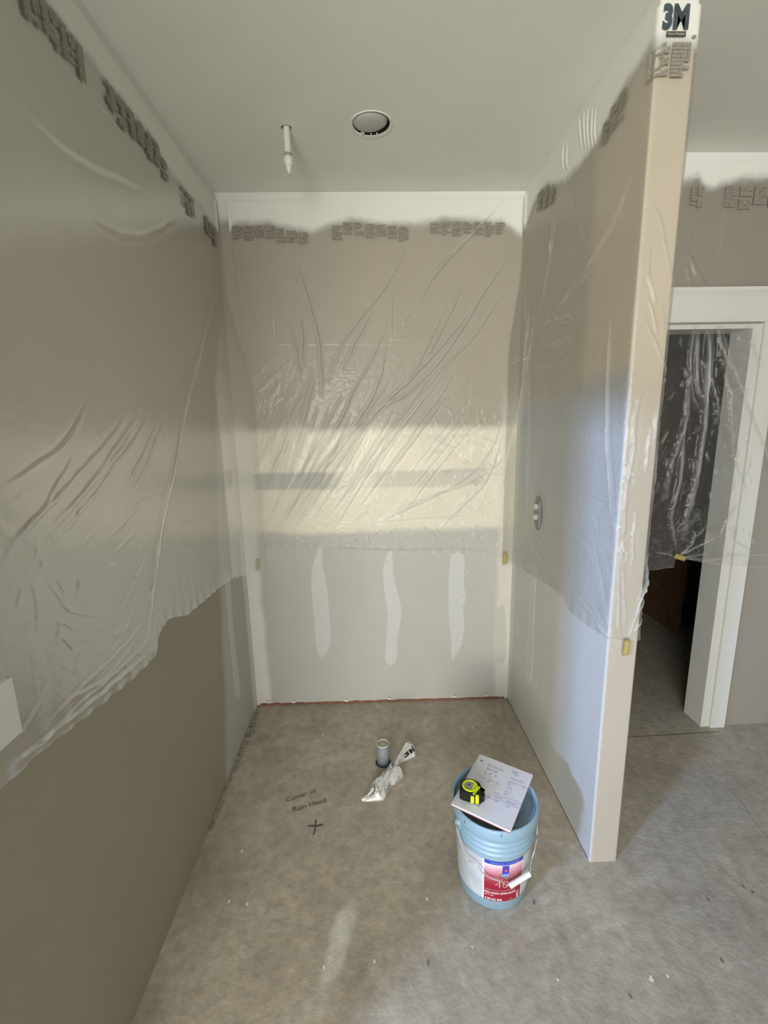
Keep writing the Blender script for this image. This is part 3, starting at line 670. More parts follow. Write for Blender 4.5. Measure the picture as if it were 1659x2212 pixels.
# ---- printed text blocks on the film
M_PRINT = mat('film_print', (0.27, 0.25, 0.205), rough=0.6, noise=0.25, nscale=120)
M_PRINT_BLUE = mat('film_print_dark', (0.055, 0.075, 0.095), rough=0.5, noise=0.5, nscale=25)
def text_block(parent, fn, s0, s1, z0, z1, seed, name='text_block', mat_=None):
    """rows of tiny printed words, as flat ink on the film"""
    r = random.Random(seed); bm = bmesh.new(); rows = 9; zz = z1
    ph = (z1-z0)/rows
    for k in range(rows):
        if r.random() < 0.08 and k > 1: zz -= ph; continue
        a = s0; end = s0+(s1-s0)*(1 if r.random() < .6 else r.uniform(.55, .95))
        while a < end-0.002:
            b = min(end, a+r.uniform(.016, .04))
            lo, hi = zz-ph*0.90, zz
            bm.faces.new([bm.verts.new(fn(s_, z_)) for s_, z_ in ((a, lo), (b, lo), (b, hi), (a, hi))]); a = b+0.0012
        zz -= ph
    return from_bm(name, bm, mat_ or M_PRINT, parent)
def on(surf, off):
    def f(s, z):
        X_, Y_, NX, NY = surf(np.array([s]), np.array([z])); return (X_[0]+NX[0]*off, Y_[0]+NY[0]*off, z)
    return f
surfB = lambda s, z: (s, 0*s, 0*s, 0*s-1)
def group(parent, surf, off, a, b, top, rows_h, seed, n=7):
    wd = (b-a)/n; f = on(surf, off)
    for k in range(n):
        s0, s1 = a+k*wd, a+(k+1)*wd*1-wd*0.12 if False else a+(k+0.88)*wd
        zt_ = top(np.array([(s0+s1)/2]))[0]; text_block(parent, f, s0, s1, zt_-rows_h*(0.9+0.2*((k*7+seed) % 3)/2), zt_-0.004, seed*31+k)
zB = zat(800, 517, 'back')
for i, (p0, p1) in enumerate(((502, 667), (717, 884), (928, 1092))):
    a, b = at(p0, 500, 'back')[0], at(p1, 500, 'back')[0]
    group(film_back, surfB, 0.0115, a, b, lambda v: np.minimum(sprB(v)-0.004, zB+0.075), 0.060, i+1)
sl_ = lambda px, py: -at(px, py, 'left')[1]
for i, (p0, p1) in enumerate((((30, -20), (170, 120)), ((216, 180), (356, 375)), ((384, 405), (413, 440)), ((434, 450), (461, 500)))):
    a, b = sorted((sl_(*p0), sl_(*p1))); group(film_left, surfL, 0.0115, a, b, lambda v: sprL(v)-0.002, 0.078, i+5, n=(7, 7, 3, 3)[i])
sp_ = lambda px, py: -at(px, py, 'part')[1]
group(film_part, surfP, 0.0105, sp_(1307, 300), sp_(1363, 200), lambda v: sprP(v)-0.002, 0.075, 12, n=3)
group(film_part, surfP, 0.0105, sp_(1165, 440), sp_(1204, 420), lambda v: sprP(v), 0.075, 13, n=3)
e0, e1 = conv([(1410, 100), (1500, 170)], 'end')[0][0], conv([(1410, 100), (1500, 170)], 'end')[1][0]
zz0, zz1 = conv([(1450, 170), (1450, 98)], 'end')[0][1], conv([(1450, 170), (1450, 98)], 'end')[1][1]
text_block(film_part, on(surfP, 0.0105), e0-0.002, e0+0.042, zz0, zz1, 301); text_block(film_part, on(surfP, 0.0105), e0+0.048, e0+0.098, zz0-0.003, zz1, 302)
sh_ = lambda px: at(px, 425, 'hall')[0]; zt_h = zat(1600, 402, 'hall'); 
group(film_hall, surfH, 0.0115, sh_(1489), sh_(1517), lambda v: 0*v+zt_h, 0.085, 21, n=2); group(film_hall, surfH, 0.0115, sh_(1562), sh_(1562)+0.45, lambda v: 0*v+zt_h, 0.085, 22, n=7)
# the big logo and the small bar beneath it on the partition end
lg0 = at(1426, 78, 'end'); lg1 = at(1480, 40, 'end')
zc = (lg0[2]+lg1[2])/2+0.012; xc = (lg0[0]+lg1[0])/2
Mx = frame((xc, -D-0.0125, zc), (1, 0, 0), (0, -1, 0))
text_mesh('logo_letters', '3M', 0.072, Mx, M_PRINT_BLUE, film_part, bold=0.0035, sx=0.78, depth=0.0002)
bm = bmesh.new(); zb1, zb0 = zat(1450, 76, 'end'), zat(1450, 87, 'end'); box(bm, xc-0.022, xc+0.030, -D-0.0124, -D-0.0118, zb0, zb1)
bar = from_bm('caption_bar', bm, mat('bar_ink', (0.07, 0.06, 0.06), noise=.2), film_part)
text_mesh('caption_text', 'Hand-Masker', 0.0085, frame((xc+0.004, -D-0.0127, (zb0+zb1)/2), (1, 0, 0), (0, -1, 0)), mat('pale_print', (.55, .52, .47), noise=.05), bar, depth=0.0001)
bm = bmesh.new(); c_ = at(1493, 87, 'end'); lathe(bm, [(0.006, 0), (0.006, 0.0003)], 12); 
for v in bm.verts: v.co = Vector((c_[0]+v.co.x, -D-0.0118-v.co.z, c_[2]+v.co.y*0.6))
from_bm('round_mark', bm, M_PRINT, film_part)

# ---- little tabs of yellow tape
M_TAPE = mat('yellow_tape', (0.64, 0.54, 0.21), rough=0.7, noise=0.08, nscale=60)
def tape(c, ax, nrm, w, l, label):
    """c centre, ax direction of its length, nrm outward"""
    M = frame((0, 0, 0), ax, nrm); r = random.Random(int(l*1e5)); bm = bmesh.new(); n = 9; P_ = []
    for j in range(n):
        u = j/(n-1)-.5
        for k in (-1, -0.33, 0.33, 1):
            e = 0.0012*r.uniform(-1, 1) if j in (0, n-1) else 0.0005*r.uniform(-1, 1)
            P_.append(bm.verts.new(M @ Vector((u*l+e, k*w/2, 0.0012*abs(math.sin(u*7+k)) + 0.0004))))
    for j in range(n-1):
        for k in range(3): a = j*4+k; bm.faces.new((P_[a], P_[a+4], P_[a+5], P_[a+1]))
    bmesh.ops.solidify(bm, geom=bm.faces[:], thickness=0.0004)
    o = from_bm('tape_tab', bm, M_TAPE, None, True); o.location = c; tag(o, label, 'tape', 'yellow tape tabs holding the film'); return o
p = at(558, 1217, 'back'); tape((p[0], -0.014, p[2]), (0.12, 0, 1), (0, -1, 0), .022, .062, 'narrow yellow tape tab at the film corner beside the back left corner of the alcove')
p = at(1089, 1200, 'back'); tape((p[0]-.012, -0.055, p[2]), (0.03, 0, 1), (-.2, -1, 0), .022, .060, 'yellow tape tab at the film corner beside the back right corner of the alcove')
p = at(1453, 1197, 'hall'); tape((p[0], -YH-0.055, p[2]), (1, 0, -0.35), (0, -1, 0), .024, .060, 'tilted yellow tape tab on the film in front of the dark doorway')
p = at(1347, 1394, 'end'); tape((p[0], -D-0.016, p[2]), (0.03, 0, 1), (0, -1, 0), .022, .056, 'yellow tape tab on the end of the partition wall below the gathered film')

# ================================================================== marks and pieces on the walls and floor
def patch(parent, outline, pl, mat_, name='mud_patch', t_=0.0012):
    pts = smooth_pts(outline+[outline[0]], 3)[:-1]; P3 = [Vector(at(a, b, pl)) for a, b in pts]
    n = {'back': Vector((0, -1, 0)), 'left': Vector((1, 0, 0)), 'part': Vector((-1, 0, 0))}[pl]
    bm = bmesh.new(); lo = [bm.verts.new(p+n*0.0001) for p in P3]; c = sum(P3, Vector())/len(P3)
    hi = [bm.verts.new(p+(c-p).normalized()*0.003+n*t_) for p in P3]; k = len(lo)
    for i in range(k): bm.faces.new((lo[i], lo[(i+1) % k], hi[(i+1) % k], hi[i]))
    bm.faces.new(hi); bmesh.ops.recalc_face_normals(bm, faces=bm.faces[:])
    return from_bm(name, bm, mat_, parent)
M_MUD2 = mat('thin_compound', (0.60, 0.605, 0.59), rough=0.6, spec=0.3, noise=0.04, nscale=40)
z5 = lambda p: Z(p, 430, 850, .44)
patch(WALL_BACK, z5([(590, 740), (606, 760), (608, 850), (625, 920), (640, 1080), (648, 1180), (640, 1250), (605, 1295), (580, 1270), (565, 1120), (553, 1000), (551, 880), (565, 820)]), 'back', M_MUD2)
patch(WALL_BACK, z5([(930, 770), (948, 775), (955, 890), (970, 960), (990, 1030), (993, 1100), (975, 1200), (970, 1300), (945, 1335), (915, 1310), (920, 1200), (925, 1080), (910, 980), (903, 870), (915, 810)]), 'back', M_MUD2)
patch(WALL_BACK, z5([(1235, 790), (1300, 795), (1300, 930), (1310, 990), (1298, 1060), (1303, 1150), (1285, 1240), (1255, 1300), (1238, 1305), (1238, 1200), (1226, 1100), (1226, 900)]), 'back', M_MUD2)
patch(WALL_BACK, z5([(1455, 1060), (1500, 1050), (1505, 1300), (1450, 1310), (1450, 1180)]), 'back', mat('faint_compound', (0.55, 0.54, 0.50), rough=.7, noise=.03))
patch(WALL_LEFT, z5([(122, 870), (148, 880), (160, 1050), (177, 1250), (200, 1430), (200, 1490), (180, 1480), (165, 1350), (150, 1200), (135, 1000)]), 'left', M_MUD2)
patch(WALL_RIGHT, z8([(262, 320), (298, 330), (290, 480), (285, 520), (283, 700), (270, 940), (262, 1010), (232, 1005), (235, 850), (250, 650), (256, 480)]), 'part', M_MUD2)
patch(WALL_RIGHT, z8([(178, 660), (186, 665), (188, 740), (180, 745)]), 'part', M_MUD2); patch(WALL_RIGHT, z8([(290, 1015), (296, 1020), (297, 1055), (291, 1050)]), 'part', M_MUD2)
M_SHADE = mat('gap_shade', (.13, .10, .08), rough=.95, noise=.3)
bm = bmesh.new(); n = 30
for k in range(n):
    a, b = k/n, (k+1)/n; ht = .003+.002*random.Random(k).random()
    box(bm, W-SR*D*a-.0012, W+.004, -D*b*.985, -D*a*.985, -.002, ht)
from_bm('base_gap_shade', bm, M_SHADE, WALL_RIGHT)  # dark strip standing in for the shadow line under the raised drywall edge
def dot(parent, px, py, pl, r=0.005, name='screw_spot', mt=None):
    p = at(px, py, pl); n = {'back': (0, -1, 0), 'part': (-1, 0, 0)}[pl]; bm = bmesh.new()
    lathe(bm, [(r, 0), (r*0.7, 0.0014)], 10); M = frame(Vector(p)+Vector(n)*0.0012, (0, 0, 1), n)
    for v in bm.verts: v.co = M @ v.co
    return from_bm(name, bm, mt or M_MUD, parent)
for a, b in z5([(577, 820), (590, 1003), (601, 1241), (930, 812), (936, 1022), (941, 1265), (1277, 811), (1270, 1000), (1268, 1233), (1319, 877)]): dot(WALL_BACK, a, b, 'back')
# gap under the drywall with the reddish sole plate showing, and dabs of compound with screws along it
M_PLATE = mat('sole_plate', (0.23, 0.10, 0.065), rough=0.8, noise=0.35, nscale=30)
bm = bmesh.new(); n = 40
for k in range(n):
    xa, xb = 0.02+(W-0.04)*k/n, 0.02+(W-0.04)*(k+1)/n; r = random.Random(k); ht = 0.012+0.006*r.random()
    fa, fb = float(floor_h(np.array([xa]), np.array([0.]))[0]), float(floor_h(np.array([xb]), np.array([0.]))[0])
    box(bm, xa, xb, -0.003, 0.002, min(fa, fb)-0.004, (fa+fb)/2+ht*0.8)
from_bm('sole_plate', bm, M_PLATE, WALL_BACK)
for i, (px, py) in enumerate(((578, 1519), (635, 1519), (748, 1516), (841, 1512), (980, 1507), (1052, 1505))):
    p = at(px, py-4, 'back'); bm = bmesh.new(); r = random.Random(i); k = 9
    o_ = [(0.014*(0.7+.5*r.random())*math.cos(2*math.pi*j/k), 0.008*(0.7+.5*r.random())*math.sin(2*math.pi*j/k)) for j in range(k)]
    prism(bm, o_, 0.005, frame((p[0], -0.002, p[2]), (1, 0, 0), (0, -1, 0))); d = from_bm('mud_dab', bm, M_MUD, WALL_BACK)
    bm = bmesh.new(); prism(bm, [(0.0025*math.cos(a), 0.0025*math.sin(a)) for a in (0, 1, 2, 3, 4, 5.2)], 0.001, frame((p[0]+.002, -0.007, p[2]+0.008), (1, 0, 0), (0, -1, 0))); from_bm('screw', bm, mat('screw_metal', (.25, .25, .26), metal=.8, rough=.4) if i == 0 else bpy.data.materials['screw_metal'], WALL_BACK)
# broken edge of the slab along the foot of the left wall
M_CHIP = mat('chipped_concrete', (0.30, 0.265, 0.215), rough=0.9, noise=0.3, nscale=60, bump=.5)
A_, B_ = at(557, 1524, 'floor'), at(451, 1795, 'floor'); r = random.Random(3); k = 0; yy = -0.005
while yy > -0.80:
    L_ = r.uniform(.02, .07); wd = r.uniform(.016, .034)*(1 if yy > -0.55 else .7); x0 = -SL*(-yy)+0.001; hz = float(floor_h(np.array([.02]), np.array([yy]))[0]); ht = r.uniform(.002, .013)
    bm = bmesh.new(); q = 7
    pl_ = [(0, 0), (wd*r.uniform(.8, 1.1), -L_*.1), (wd*r.uniform(.7, 1.2), -L_*.45), (wd*r.uniform(.6, 1.2), -L_*.8), (wd*.5, -L_), (0, -L_)]
    prism(bm, pl_, ht+0.004, Matrix.Translation((x0, yy, hz-0.004)))
    for v in bm.verts:
        if v.co.z > hz: v.co.z += r.uniform(-.003, .003)
    from_bm('concrete_chip', bm, M_CHIP, fl); yy -= L_*r.uniform(1.0, 1.5)
# saw cut across the doorway and fine cracks
M_CRACK = mat('crack_dark', (0.10, 0.085, 0.07), rough=.95, noise=.3)
M_CRACK.name = 'crack_dark'
def ribbon(parent, name, pts, w, mat_, zoff=0.0006):
    P3 = [Vector(at(a, b, 'floor')) for a, b in pts]; bm = bmesh.new(); pv = None
    for i, p in enumerate(P3):
        d = (P3[min(i+1, len(P3)-1)]-P3[max(i-1, 0)]).normalized(); n = Vector((-d.y, d.x, 0)); zz = float(floor_h(np.array([p.x]), np.array([p.y]))[0])+zoff
        ww = w*(0.6+0.8*random.random()); a = bm.verts.new((p.x+n.x*ww/2, p.y+n.y*ww/2, zz)); b = bm.verts.new((p.x-n.x*ww/2, p.y-n.y*ww/2, zz))
        if pv: bm.faces.new((pv[0], pv[1], b, a))
        pv = (a, b)
    return from_bm(name, bm, mat_, parent)
ribbon(fl, 'saw_cut', [(1352, 1592), (1400, 1590), (1450, 1587), (1500, 1584), (1556, 1580)], .004, M_CRACK)
ribbon(fl, 'crack', [(1560, 1690), (1600, 1730), (1640, 1790), (1659, 1810)], .0018, M_CRACK)
M_GRIT = mat('grit', (.19, .17, .145), rough=.9, noise=.2)
M_SPLAT = mat('paint_splat', (0.72, 0.71, 0.66), rough=.6, noise=.05)
for i, (px, py, rr) in enumerate(((523, 1840, 4), (495, 1948, 4), (534, 1953, 4), (809, 2076, 4), (923, 1942, 4), (1407, 2115, 5), (1442, 2108, 3), (1020, 2046, 3), (556, 1748, 2), (700, 2090, 4), (698, 1592, 3), (1020, 1572, 4), (775, 1592, 3), (1205, 2116, 3))):
    p = at(px, py, 'floor'); r = random.Random(i); q = 8; R_ = rr*0.0011
    hz = float(floor_h(np.array([p[0]]), np.array([p[1]]))[0])
    bm = bmesh.new(); prism(bm, [(R_*r.uniform(.6, 1.4)*math.cos(6.283*j/q), 1.5*R_*r.uniform(.6, 1.4)*math.sin(6.283*j/q)) for j in range(q)], .0012, Matrix.Translation((p[0], p[1], hz))); from_bm('paint_splat', bm, M_SPLAT, fl)
for i, (px, py) in enumerate(((1362, 2154), (1560, 2075), (1626, 1928), (1606, 1917), (1153, 1950), (925, 2080), (1530, 1945))):
    p = at(px, py, 'floor'); r = random.Random(i+50); bm = bmesh.new(); prism(bm, [(.004*r.uniform(.5, 1.3)*math.cos(6.283*j/6), .007*r.uniform(.5, 1.3)*math.sin(6.283*j/6)) for j in range(6)], .002, Matrix.Translation((p[0], p[1], 0))); from_bm('grit_spot', bm, M_GRIT, fl)
# pencilled note and cross on the slab
M_PENCIL = mat('pencil', (0.17, 0.165, 0.15), rough=.8, noise=.35, nscale=60)
def fmat(px, py, ang, z=0.0): p = at(px, py, 'floor'); hz = float(floor_h(np.array([p[0]]), np.array([p[1]]))[0]); return frame((p[0], p[1], hz+z+0.0014), (math.cos(ang), math.sin(ang), 0), (0, 0, 1))
text_mesh('pencil_note', 'Center of', 0.034, fmat(650, 1722, 0.34), M_PENCIL, fl, depth=0.0001, bold=0.0004)
text_mesh('pencil_note', 'Rain Head', 0.036, fmat(668, 1742, 0.30), M_PENCIL, fl, depth=0.0001, bold=0.0004)
M_MARK = mat('marker', (0.085, 0.09, 0.085), rough=.8, noise=.4, nscale=80)
ribbon(fl, 'cross_mark', [(664, 1787), (675, 1786), (686, 1786), (698, 1783)], .008, M_MARK)
ribbon(fl, 'cross_mark', [(683, 1773), (682, 1783), (680, 1795), (677, 1806)], .007, M_MARK)

# ================================================================== things
# ---- switch plate at the edge of the frame
p0 = at(32, 1580, 'left'); t = empty('cover_plate', (-SL*(-p0[1]), p0[1], p0[2])); tag(t, 'white rectangular cover plate on the left wall at the edge of the view', 'cover plate')
bm = bmesh.new(); box(bm, 0.0, 0.016, -0.115, 0, 0, 0.117, 0.002); from_bm('plate', bm, M_WHITE, t)
for zz in (0.018, 0.099):
    bm = bmesh.new(); lathe(bm, [(0.0035, 0), (0.003, 0.0015)], 12); M = frame((0.016, -0.0575, zz), (0, 1, 0), (1, 0, 0))
    for v in bm.verts: v.co = M @ v.co
    from_bm('screw', bm, M_WHITE, t)

# ---- shower valve behind the film on the partition
p = at(1163, 1108, 'part'); t = empty('shower_valve', (W-SR*(-p[1]), p[1], p[2])); tag(t, 'rough-in shower valve with two pale stems set in the partition behind the film', 'valve')
bm = bmesh.new(); prism(bm, [(0.055*math.cos(a), 0.085*math.sin(a)) for a in np.linspace(0, 2*math.pi, 24, endpoint=False)], 0.0012, frame((0, 0, 0), (0, 1, 0), (-1, 0, 0))); from_bm('wall_hole', bm, mat('hole_shade', (.22, .22, .22), rough=.9, noise=.2), t)
for zz in (0.028, -0.022):
    bm = bmesh.new(); lathe(bm, [(0.020, 0), (0.020, 0.012), (0.014, 0.014), (0.013, 0.030), (0.010, 0.032)], 20); M = frame((0.014, 0.012, zz), (0, 1, 0), (-1, 0, 0))
    for v in bm.verts: v.co = M @ v.co
    from_bm('stem', bm, M_WHITE, t, True)
bm = bmesh.new(); box(bm, -0.010, 0, -0.034, -0.022, -0.062, 0.062, .003); from_bm('guard_bar', bm, mat('guard_grey', (.30, .31, .32), rough=.5, noise=.1), t)

# ---- pipe hanging out of the ceiling
t = empty('ceiling_pipe', (pip[0], pip[1], H)); tag(t, 'white pipe stub with a capped fitting hanging down from a hole in the ceiling', 'pipe')
M_PIPE = mat('painted_pipe', (0.74, 0.74, 0.70), rough=.45, noise=.05, nscale=50, bump=.1)
bm = bmesh.new(); lathe(bm, [(0.0125, -0.090), (0.0125, 0.06)], 20); from_bm('pipe', bm, M_PIPE, t, False)
bm = bmesh.new(); lathe(bm, [(0.0130, -0.094), (0.0145, -0.090), (0.0150, -0.085), (0.0135, -0.083)], 20); from_bm('collar', bm, mat('collar_brown', (.38, .33, .29), rough=.6, noise=.2), t)
bm = bmesh.new(); lathe(bm, [(0.011, -0.128), (0.0155, -0.120), (0.0175, -0.110), (0.0175, -0.101), (0.015, -0.094), (0.012, -0.092)], 20); from_bm('fitting', bm, M_PIPE, t, True)
bm = bmesh.new(); rg = lathe(bm, [(0.0035, -0.150), (0.006, -0.143), (0.0105, -0.134), (0.011, -0.127)], 10)
for i, v in enumerate(rg[0]): v.co.z += 0.012*(i % 3 == 0); v.co.x += 0.003
from_bm('taped_tip', bm, M_PIPE, t)
# ---- round can in the ceiling
t = empty('ceiling_can', (can[0], can[1], H)); tag(t, 'round white ceiling fixture set loosely in its hole with dark gaps round the cover', 'ceiling fixture')
bm = bmesh.new(); lathe(bm, [(0.0725, -0.0015), (0.0725, 0.075)], 40, cap=False); from_bm('housing', bm, mat('housing_dark', (.05, .05, .05), rough=.6, noise=.1), t, True)
bm = bmesh.new(); lathe(bm, [(0.0725, 0.075), (0.001, 0.0755)], 40, cap=False); from_bm('housing_top', bm, bpy.data.materials['housing_dark'], t)
bm = bmesh.new(); a_ = lathe(bm, [(0.0685, 0.002), (0.0755, -0.0025), (0.0790, -0.0025), (0.0800, -0.0003), (0.0800, 0.0003)], 48, cap=False); from_bm('trim_ring', bm, M_CEIL, t, True)
bm = bmesh.new(); lathe(bm, [(0.004, -0.012), (0.030, -0.0105), (0.050, -0.006), (0.062, 0.000), (0.0655, 0.006), (0.063, 0.012)], 40)
cov = from_bm('cover', bm, mat('cover_grey', (.50, .50, .465), rough=.6, noise=.05), t, True); cov.location = (-0.003, -0.003, 0.003); cov.rotation_euler = (math.radians(4), math.radians(-3), 0)
for a in (-112, -90, -62, -55, 60):
    bm = bmesh.new(); box(bm, 0.058, 0.0735, -0.0022, 0.0022, -0.002, 0.004); o = from_bm('clip', bm, M_WHITE, t); o.rotation_euler = (0, 0, math.radians(a+180))

# ---- drain stub
p = at(828, 1650, 'floor'); dz = float(floor_h(np.array([p[0]]), np.array([p[1]]))[0]); t = empty('drain_pipe', (p[0], p[1], dz)); tag(t, 'short grey drain pipe stub with a dusty rim standing up from the concrete floor', 'pipe')
M_GREYPIPE = mat('grey_pipe', (0.235, 0.26, 0.285), rough=.5, noise=.15, nscale=50, bump=.15)
bm = bmesh.new(); lathe(bm, [(0.026, -0.0), (0.0305, 0.0), (0.0305, 0.106), (0.026, 0.106), (0.026, 0.0)], 32, cap=False); from_bm('pipe_wall', bm, M_GREYPIPE, t, True)
bm = bmesh.new(); lathe(bm, [(0.0255, 0.104), (0.0310, 0.102), (0.0312, 0.108), (0.0290, 0.1105), (0.0262, 0.1095), (0.0255, 0.104)], 32, cap=False); from_bm('dusty_rim', bm, mat('dust', (.52, .52, .49), rough=.9, noise=.2, nscale=60), t, True)
bm = bmesh.new(); lathe(bm, [(0.0262, 0.100), (0.020, 0.104), (0.001, 0.1045)], 32, cap=False); from_bm('test_plug', bm, mat('plug_tan', (.50, .46, .38), rough=.8, noise=.2, nscale=60), t, True)
bm = bmesh.new(); lathe(bm, [(0.0305, 0.0015), (0.037, 0.0010)], 32, cap=False); from_bm('gap_ring', bm, M_DARK, t)
bm = bmesh.new(); lathe(bm, [(0.037, 0.0008), (0.039, 0.003), (0.044, 0.0008)], 32, cap=False); from_bm('mortar_ring', bm, mat('mortar', (.36, .33, .27), rough=.95, noise=.2, nscale=80), t, True)

# ---- crumpled film wrapper on the floor
z3b = lambda p: Z([p], 760, 1580, .0964)[0]
rails = [((195, 1500), (225, 1590)), ((330, 1420), (420, 1600)), ((380, 1310), (600, 1600)), ((430, 1200), (730, 1590)), ((520, 1110), (840, 1430)), ((620, 1030), (930, 1290)), ((750, 880), (1020, 1230)), ((820, 810), (1190, 1060)), ((900, 730), (1090, 1000)), ((980, 620), (1085, 780)), ((1060, 520), (1200, 700)), ((1120, 400), (1370, 630)), ((1170, 320), (1445, 575)), ((1215, 250), (1375, 310)), ((1238, 190), (1275, 270)), ((1255, 150), (1265, 170))]
UPP = smooth_pts([tuple(at(*z3b(a), 'floor')[:2]) for a, b in rails], 6); LOW = smooth_pts([tuple(at(*z3b(b), 'floor')[:2]) for a, b in rails], 6)
na, nc = len(UPP), 26; bx_, by_ = at(838, 1675, 'floor')[:2]
t = empty('film_wrapper', (bx_, by_, 0)); tag(t, 'crumpled clear plastic film wrapper with dark lettering lying on the concrete beside the drain stub', 'plastic wrapper')
def bag_pt(u, v, side=1, off=0.0):
    i = min(max(u*(na-1), 0), na-1.001); k = int(i); f = i-k
    a = np.array(UPP[k])*(1-f)+np.array(UPP[k+1])*f; b = np.array(LOW[k])*(1-f)+np.array(LOW[k+1])*f
    wd = np.hypot(*(b-a)); q = a+(b-a)*v; dome = math.sqrt(max(0, 1-(2*v-1)**2))
    nn = float(vnoise(np.array([u*26+v*5]), np.array([v*7+u*3]), 9)[0]); n2_ = float(vnoise(np.array([u*60-v*9]), np.array([v*17+u*25]), 10)[0])
    h = dome*min(wd*0.33, 0.036)*(0.8+0.5*nn+0.25*n2_) if side > 0 else 0
    return Vector((q[0]-bx_, q[1]-by_, 0.001+h+off))
bm = bmesh.new(); G = [[bm.verts.new(bag_pt(i/(na-1), j/(nc-1))) for j in range(nc)] for i in range(na)]; G2 = [[bm.verts.new(bag_pt(i/(na-1), j/5, -1)) for j in range(6)] for i in range(na)]
for i in range(na-1):
    for j in range(nc-1): bm.faces.new((G[i][j], G[i+1][j], G[i+1][j+1], G[i][j+1]))
    for j in range(5): bm.faces.new((G2[i][j], G2[i][j+1], G2[i+1][j+1], G2[i+1][j]))
bmesh.ops.remove_doubles(bm, verts=bm.verts[:], dist=0.0002)
M_BAG = film_material('wrapper_film', haze=0.70, trans=0.08, tint=(0.95, 0.95, 0.94), grazing=0.5, shine=1.3, rough=0.16)
from_bm('film', bm, M_BAG, t, True)
text_mesh('lettering', '3M', 0.062, None, M_INK, t, bold=0.002, bend=lambda q: bag_pt(0.74+q.x*1.9, 0.72-q.y*5.0+0.05, 1, 0.002))
text_mesh('small_lettering', 'Hand-Masker', 0.010, None, M_INK, t, bend=lambda q: bag_pt(0.665+q.y*2, 0.75+q.x*2.0, 1, 0.002))

# ---- bucket
BX, BY, BH = 1.11, -1.07, 0.35
t = empty('paint_bucket', (BX, BY, 0)); tag(t, 'pale blue plastic paint bucket with a red label on the concrete floor by the partition', 'bucket')
M_BLUE = mat('bucket_blue', (0.27, 0.40, 0.49), rough=.38, spec=.5, noise=.03, nscale=20)
prof = [(0.112, 0.004), (0.118, 0.0), (0.1235, 0.006), (0.1345, 0.225), (0.1345, 0.232), (0.1385, 0.238), (0.1430, 0.240), (0.1430, 0.2445), (0.1385, 0.247), (0.1385, 0.258), (0.1435, 0.260), (0.1435, 0.2645), (0.139, 0.267), (0.139, 0.279), (0.144, 0.281), (0.144, 0.2855), (0.140, 0.288), (0.140, 0.300), (0.1465, 0.302), (0.1490, 0.306), (0.1510, 0.318), (0.1515, 0.344), (0.1490, 0.349), (0.1450, 0.350), (0.1405, 0.346), (0.1390, 0.336), (0.1380, 0.318)]
bm = bmesh.new(); lathe(bm, prof, 72, cap=False); bod = from_bm('body', bm, M_BLUE, t, True)
bm = bmesh.new(); lathe(bm, [(0.1380, 0.320), (0.134, 0.3175), (0.120, 0.3170), (0.112, 0.3185), (0.105, 0.3165), (0.001, 0.3160)], 72, cap=False); from_bm('lid', bm, mat('lid_blue', (.26, .37, .46), rough=.45, noise=.06, nscale=20), t, True)
bm = bmesh.new(); lathe(bm, [(0.001, 0.0005), (0.118, 0.0005)], 72, cap=False); from_bm('base', bm, M_BLUE, t)
def cyl(px, py, r):
    """ray of a photo pixel meets the bucket's side: angle, height"""
    v = FF + (px-829.5)/FPX*RR - (py-1106)/FPX*UU; ox, oy = CAM[0]-BX, CAM[1]-BY
    a = v[0]**2+v[1]**2; b = 2*(ox*v[0]+oy*v[1]); c = ox*ox+oy*oy-r*r; dsc = max(b*b-4*a*c, 0); k = (-b-math.sqrt(dsc))/(2*a)
    return math.atan2(oy+k*v[1], ox+k*v[0]), CAM[2]+k*v[2]
def brad(z): return 0.1230+(0.1345-0.1230)*z/0.225
def bpt(a, z, off=0.0006): r = brad(z)+off; return Vector((r*math.cos(a), r*math.sin(a), z))
def wrap(name, a0, a1, z0, z1, mat_, off, parent, nz=12):
    bm = bmesh.new(); n = 40; g = [[bm.verts.new(bpt(a0+(a1-a0)*i/n, z0+(z1-z0)*j/nz, off)) for j in range(nz+1)] for i in range(n+1)]
    for i in range(n):
        for j in range(nz): bm.faces.new((g[i][j], g[i+1][j], g[i+1][j+1], g[i][j+1]))
    return from_bm(name, bm, mat_, parent, True)
aL, zT = cyl(1046, 1855, .136); aR, zT2 = cyl(1131, 1848, .136); aL2, zB0 = cyl(1043, 1941, .13)
z_t, z_b = (zT+zT2)/2, zB0; aM = (aL+aR)/2
M_LABG = mat('label_grey', (0.50, 0.52, 0.54), rough=.5, noise=.16, nscale=22, detail=8)
M_LABW = mat('label_white', (0.78, 0.78, 0.80), rough=.45, noise=.02)
lab = wrap('label_wrap', aL-1.55, aR+0.95, z_b, z_t, M_LABG, 0.0006, t)
wrap('label_border', aL-0.035, aR+0.03, z_b, z_t, M_LABW, 0.0010, lab)
mr = bpy.data.materials.new('label_red'); mr.use_nodes = True; nt = mr.node_tree; bsdf = nt.nodes['Principled BSDF']; bsdf.inputs['Roughness'].default_value = .4
tc = nt.nodes.new('ShaderNodeTexCoord'); sx_ = nt.nodes.new('ShaderNodeSeparateXYZ'); mp = nt.nodes.new('ShaderNodeMapRange'); rp = nt.nodes.new('ShaderNodeValToRGB')
nt.links.new(tc.outputs['Object'], sx_.inputs[0]); nt.links.new(sx_.outputs['Z'], mp.inputs['Value']); mp.inputs['From Min'].default_value = z_b; mp.inputs['From Max'].default_value = z_t
nt.links.new(mp.outputs[0], rp.inputs[0]); nt.links.new(rp.outputs[0], bsdf.inputs['Base Color'])
e = rp.color_ramp.elements; e[0].position = 0.0; e[0].color = (0.30, 0.006, 0.022, 1); e[1].position = 0.92; e[1].color = (0.85, 0.70, 0.74, 1)
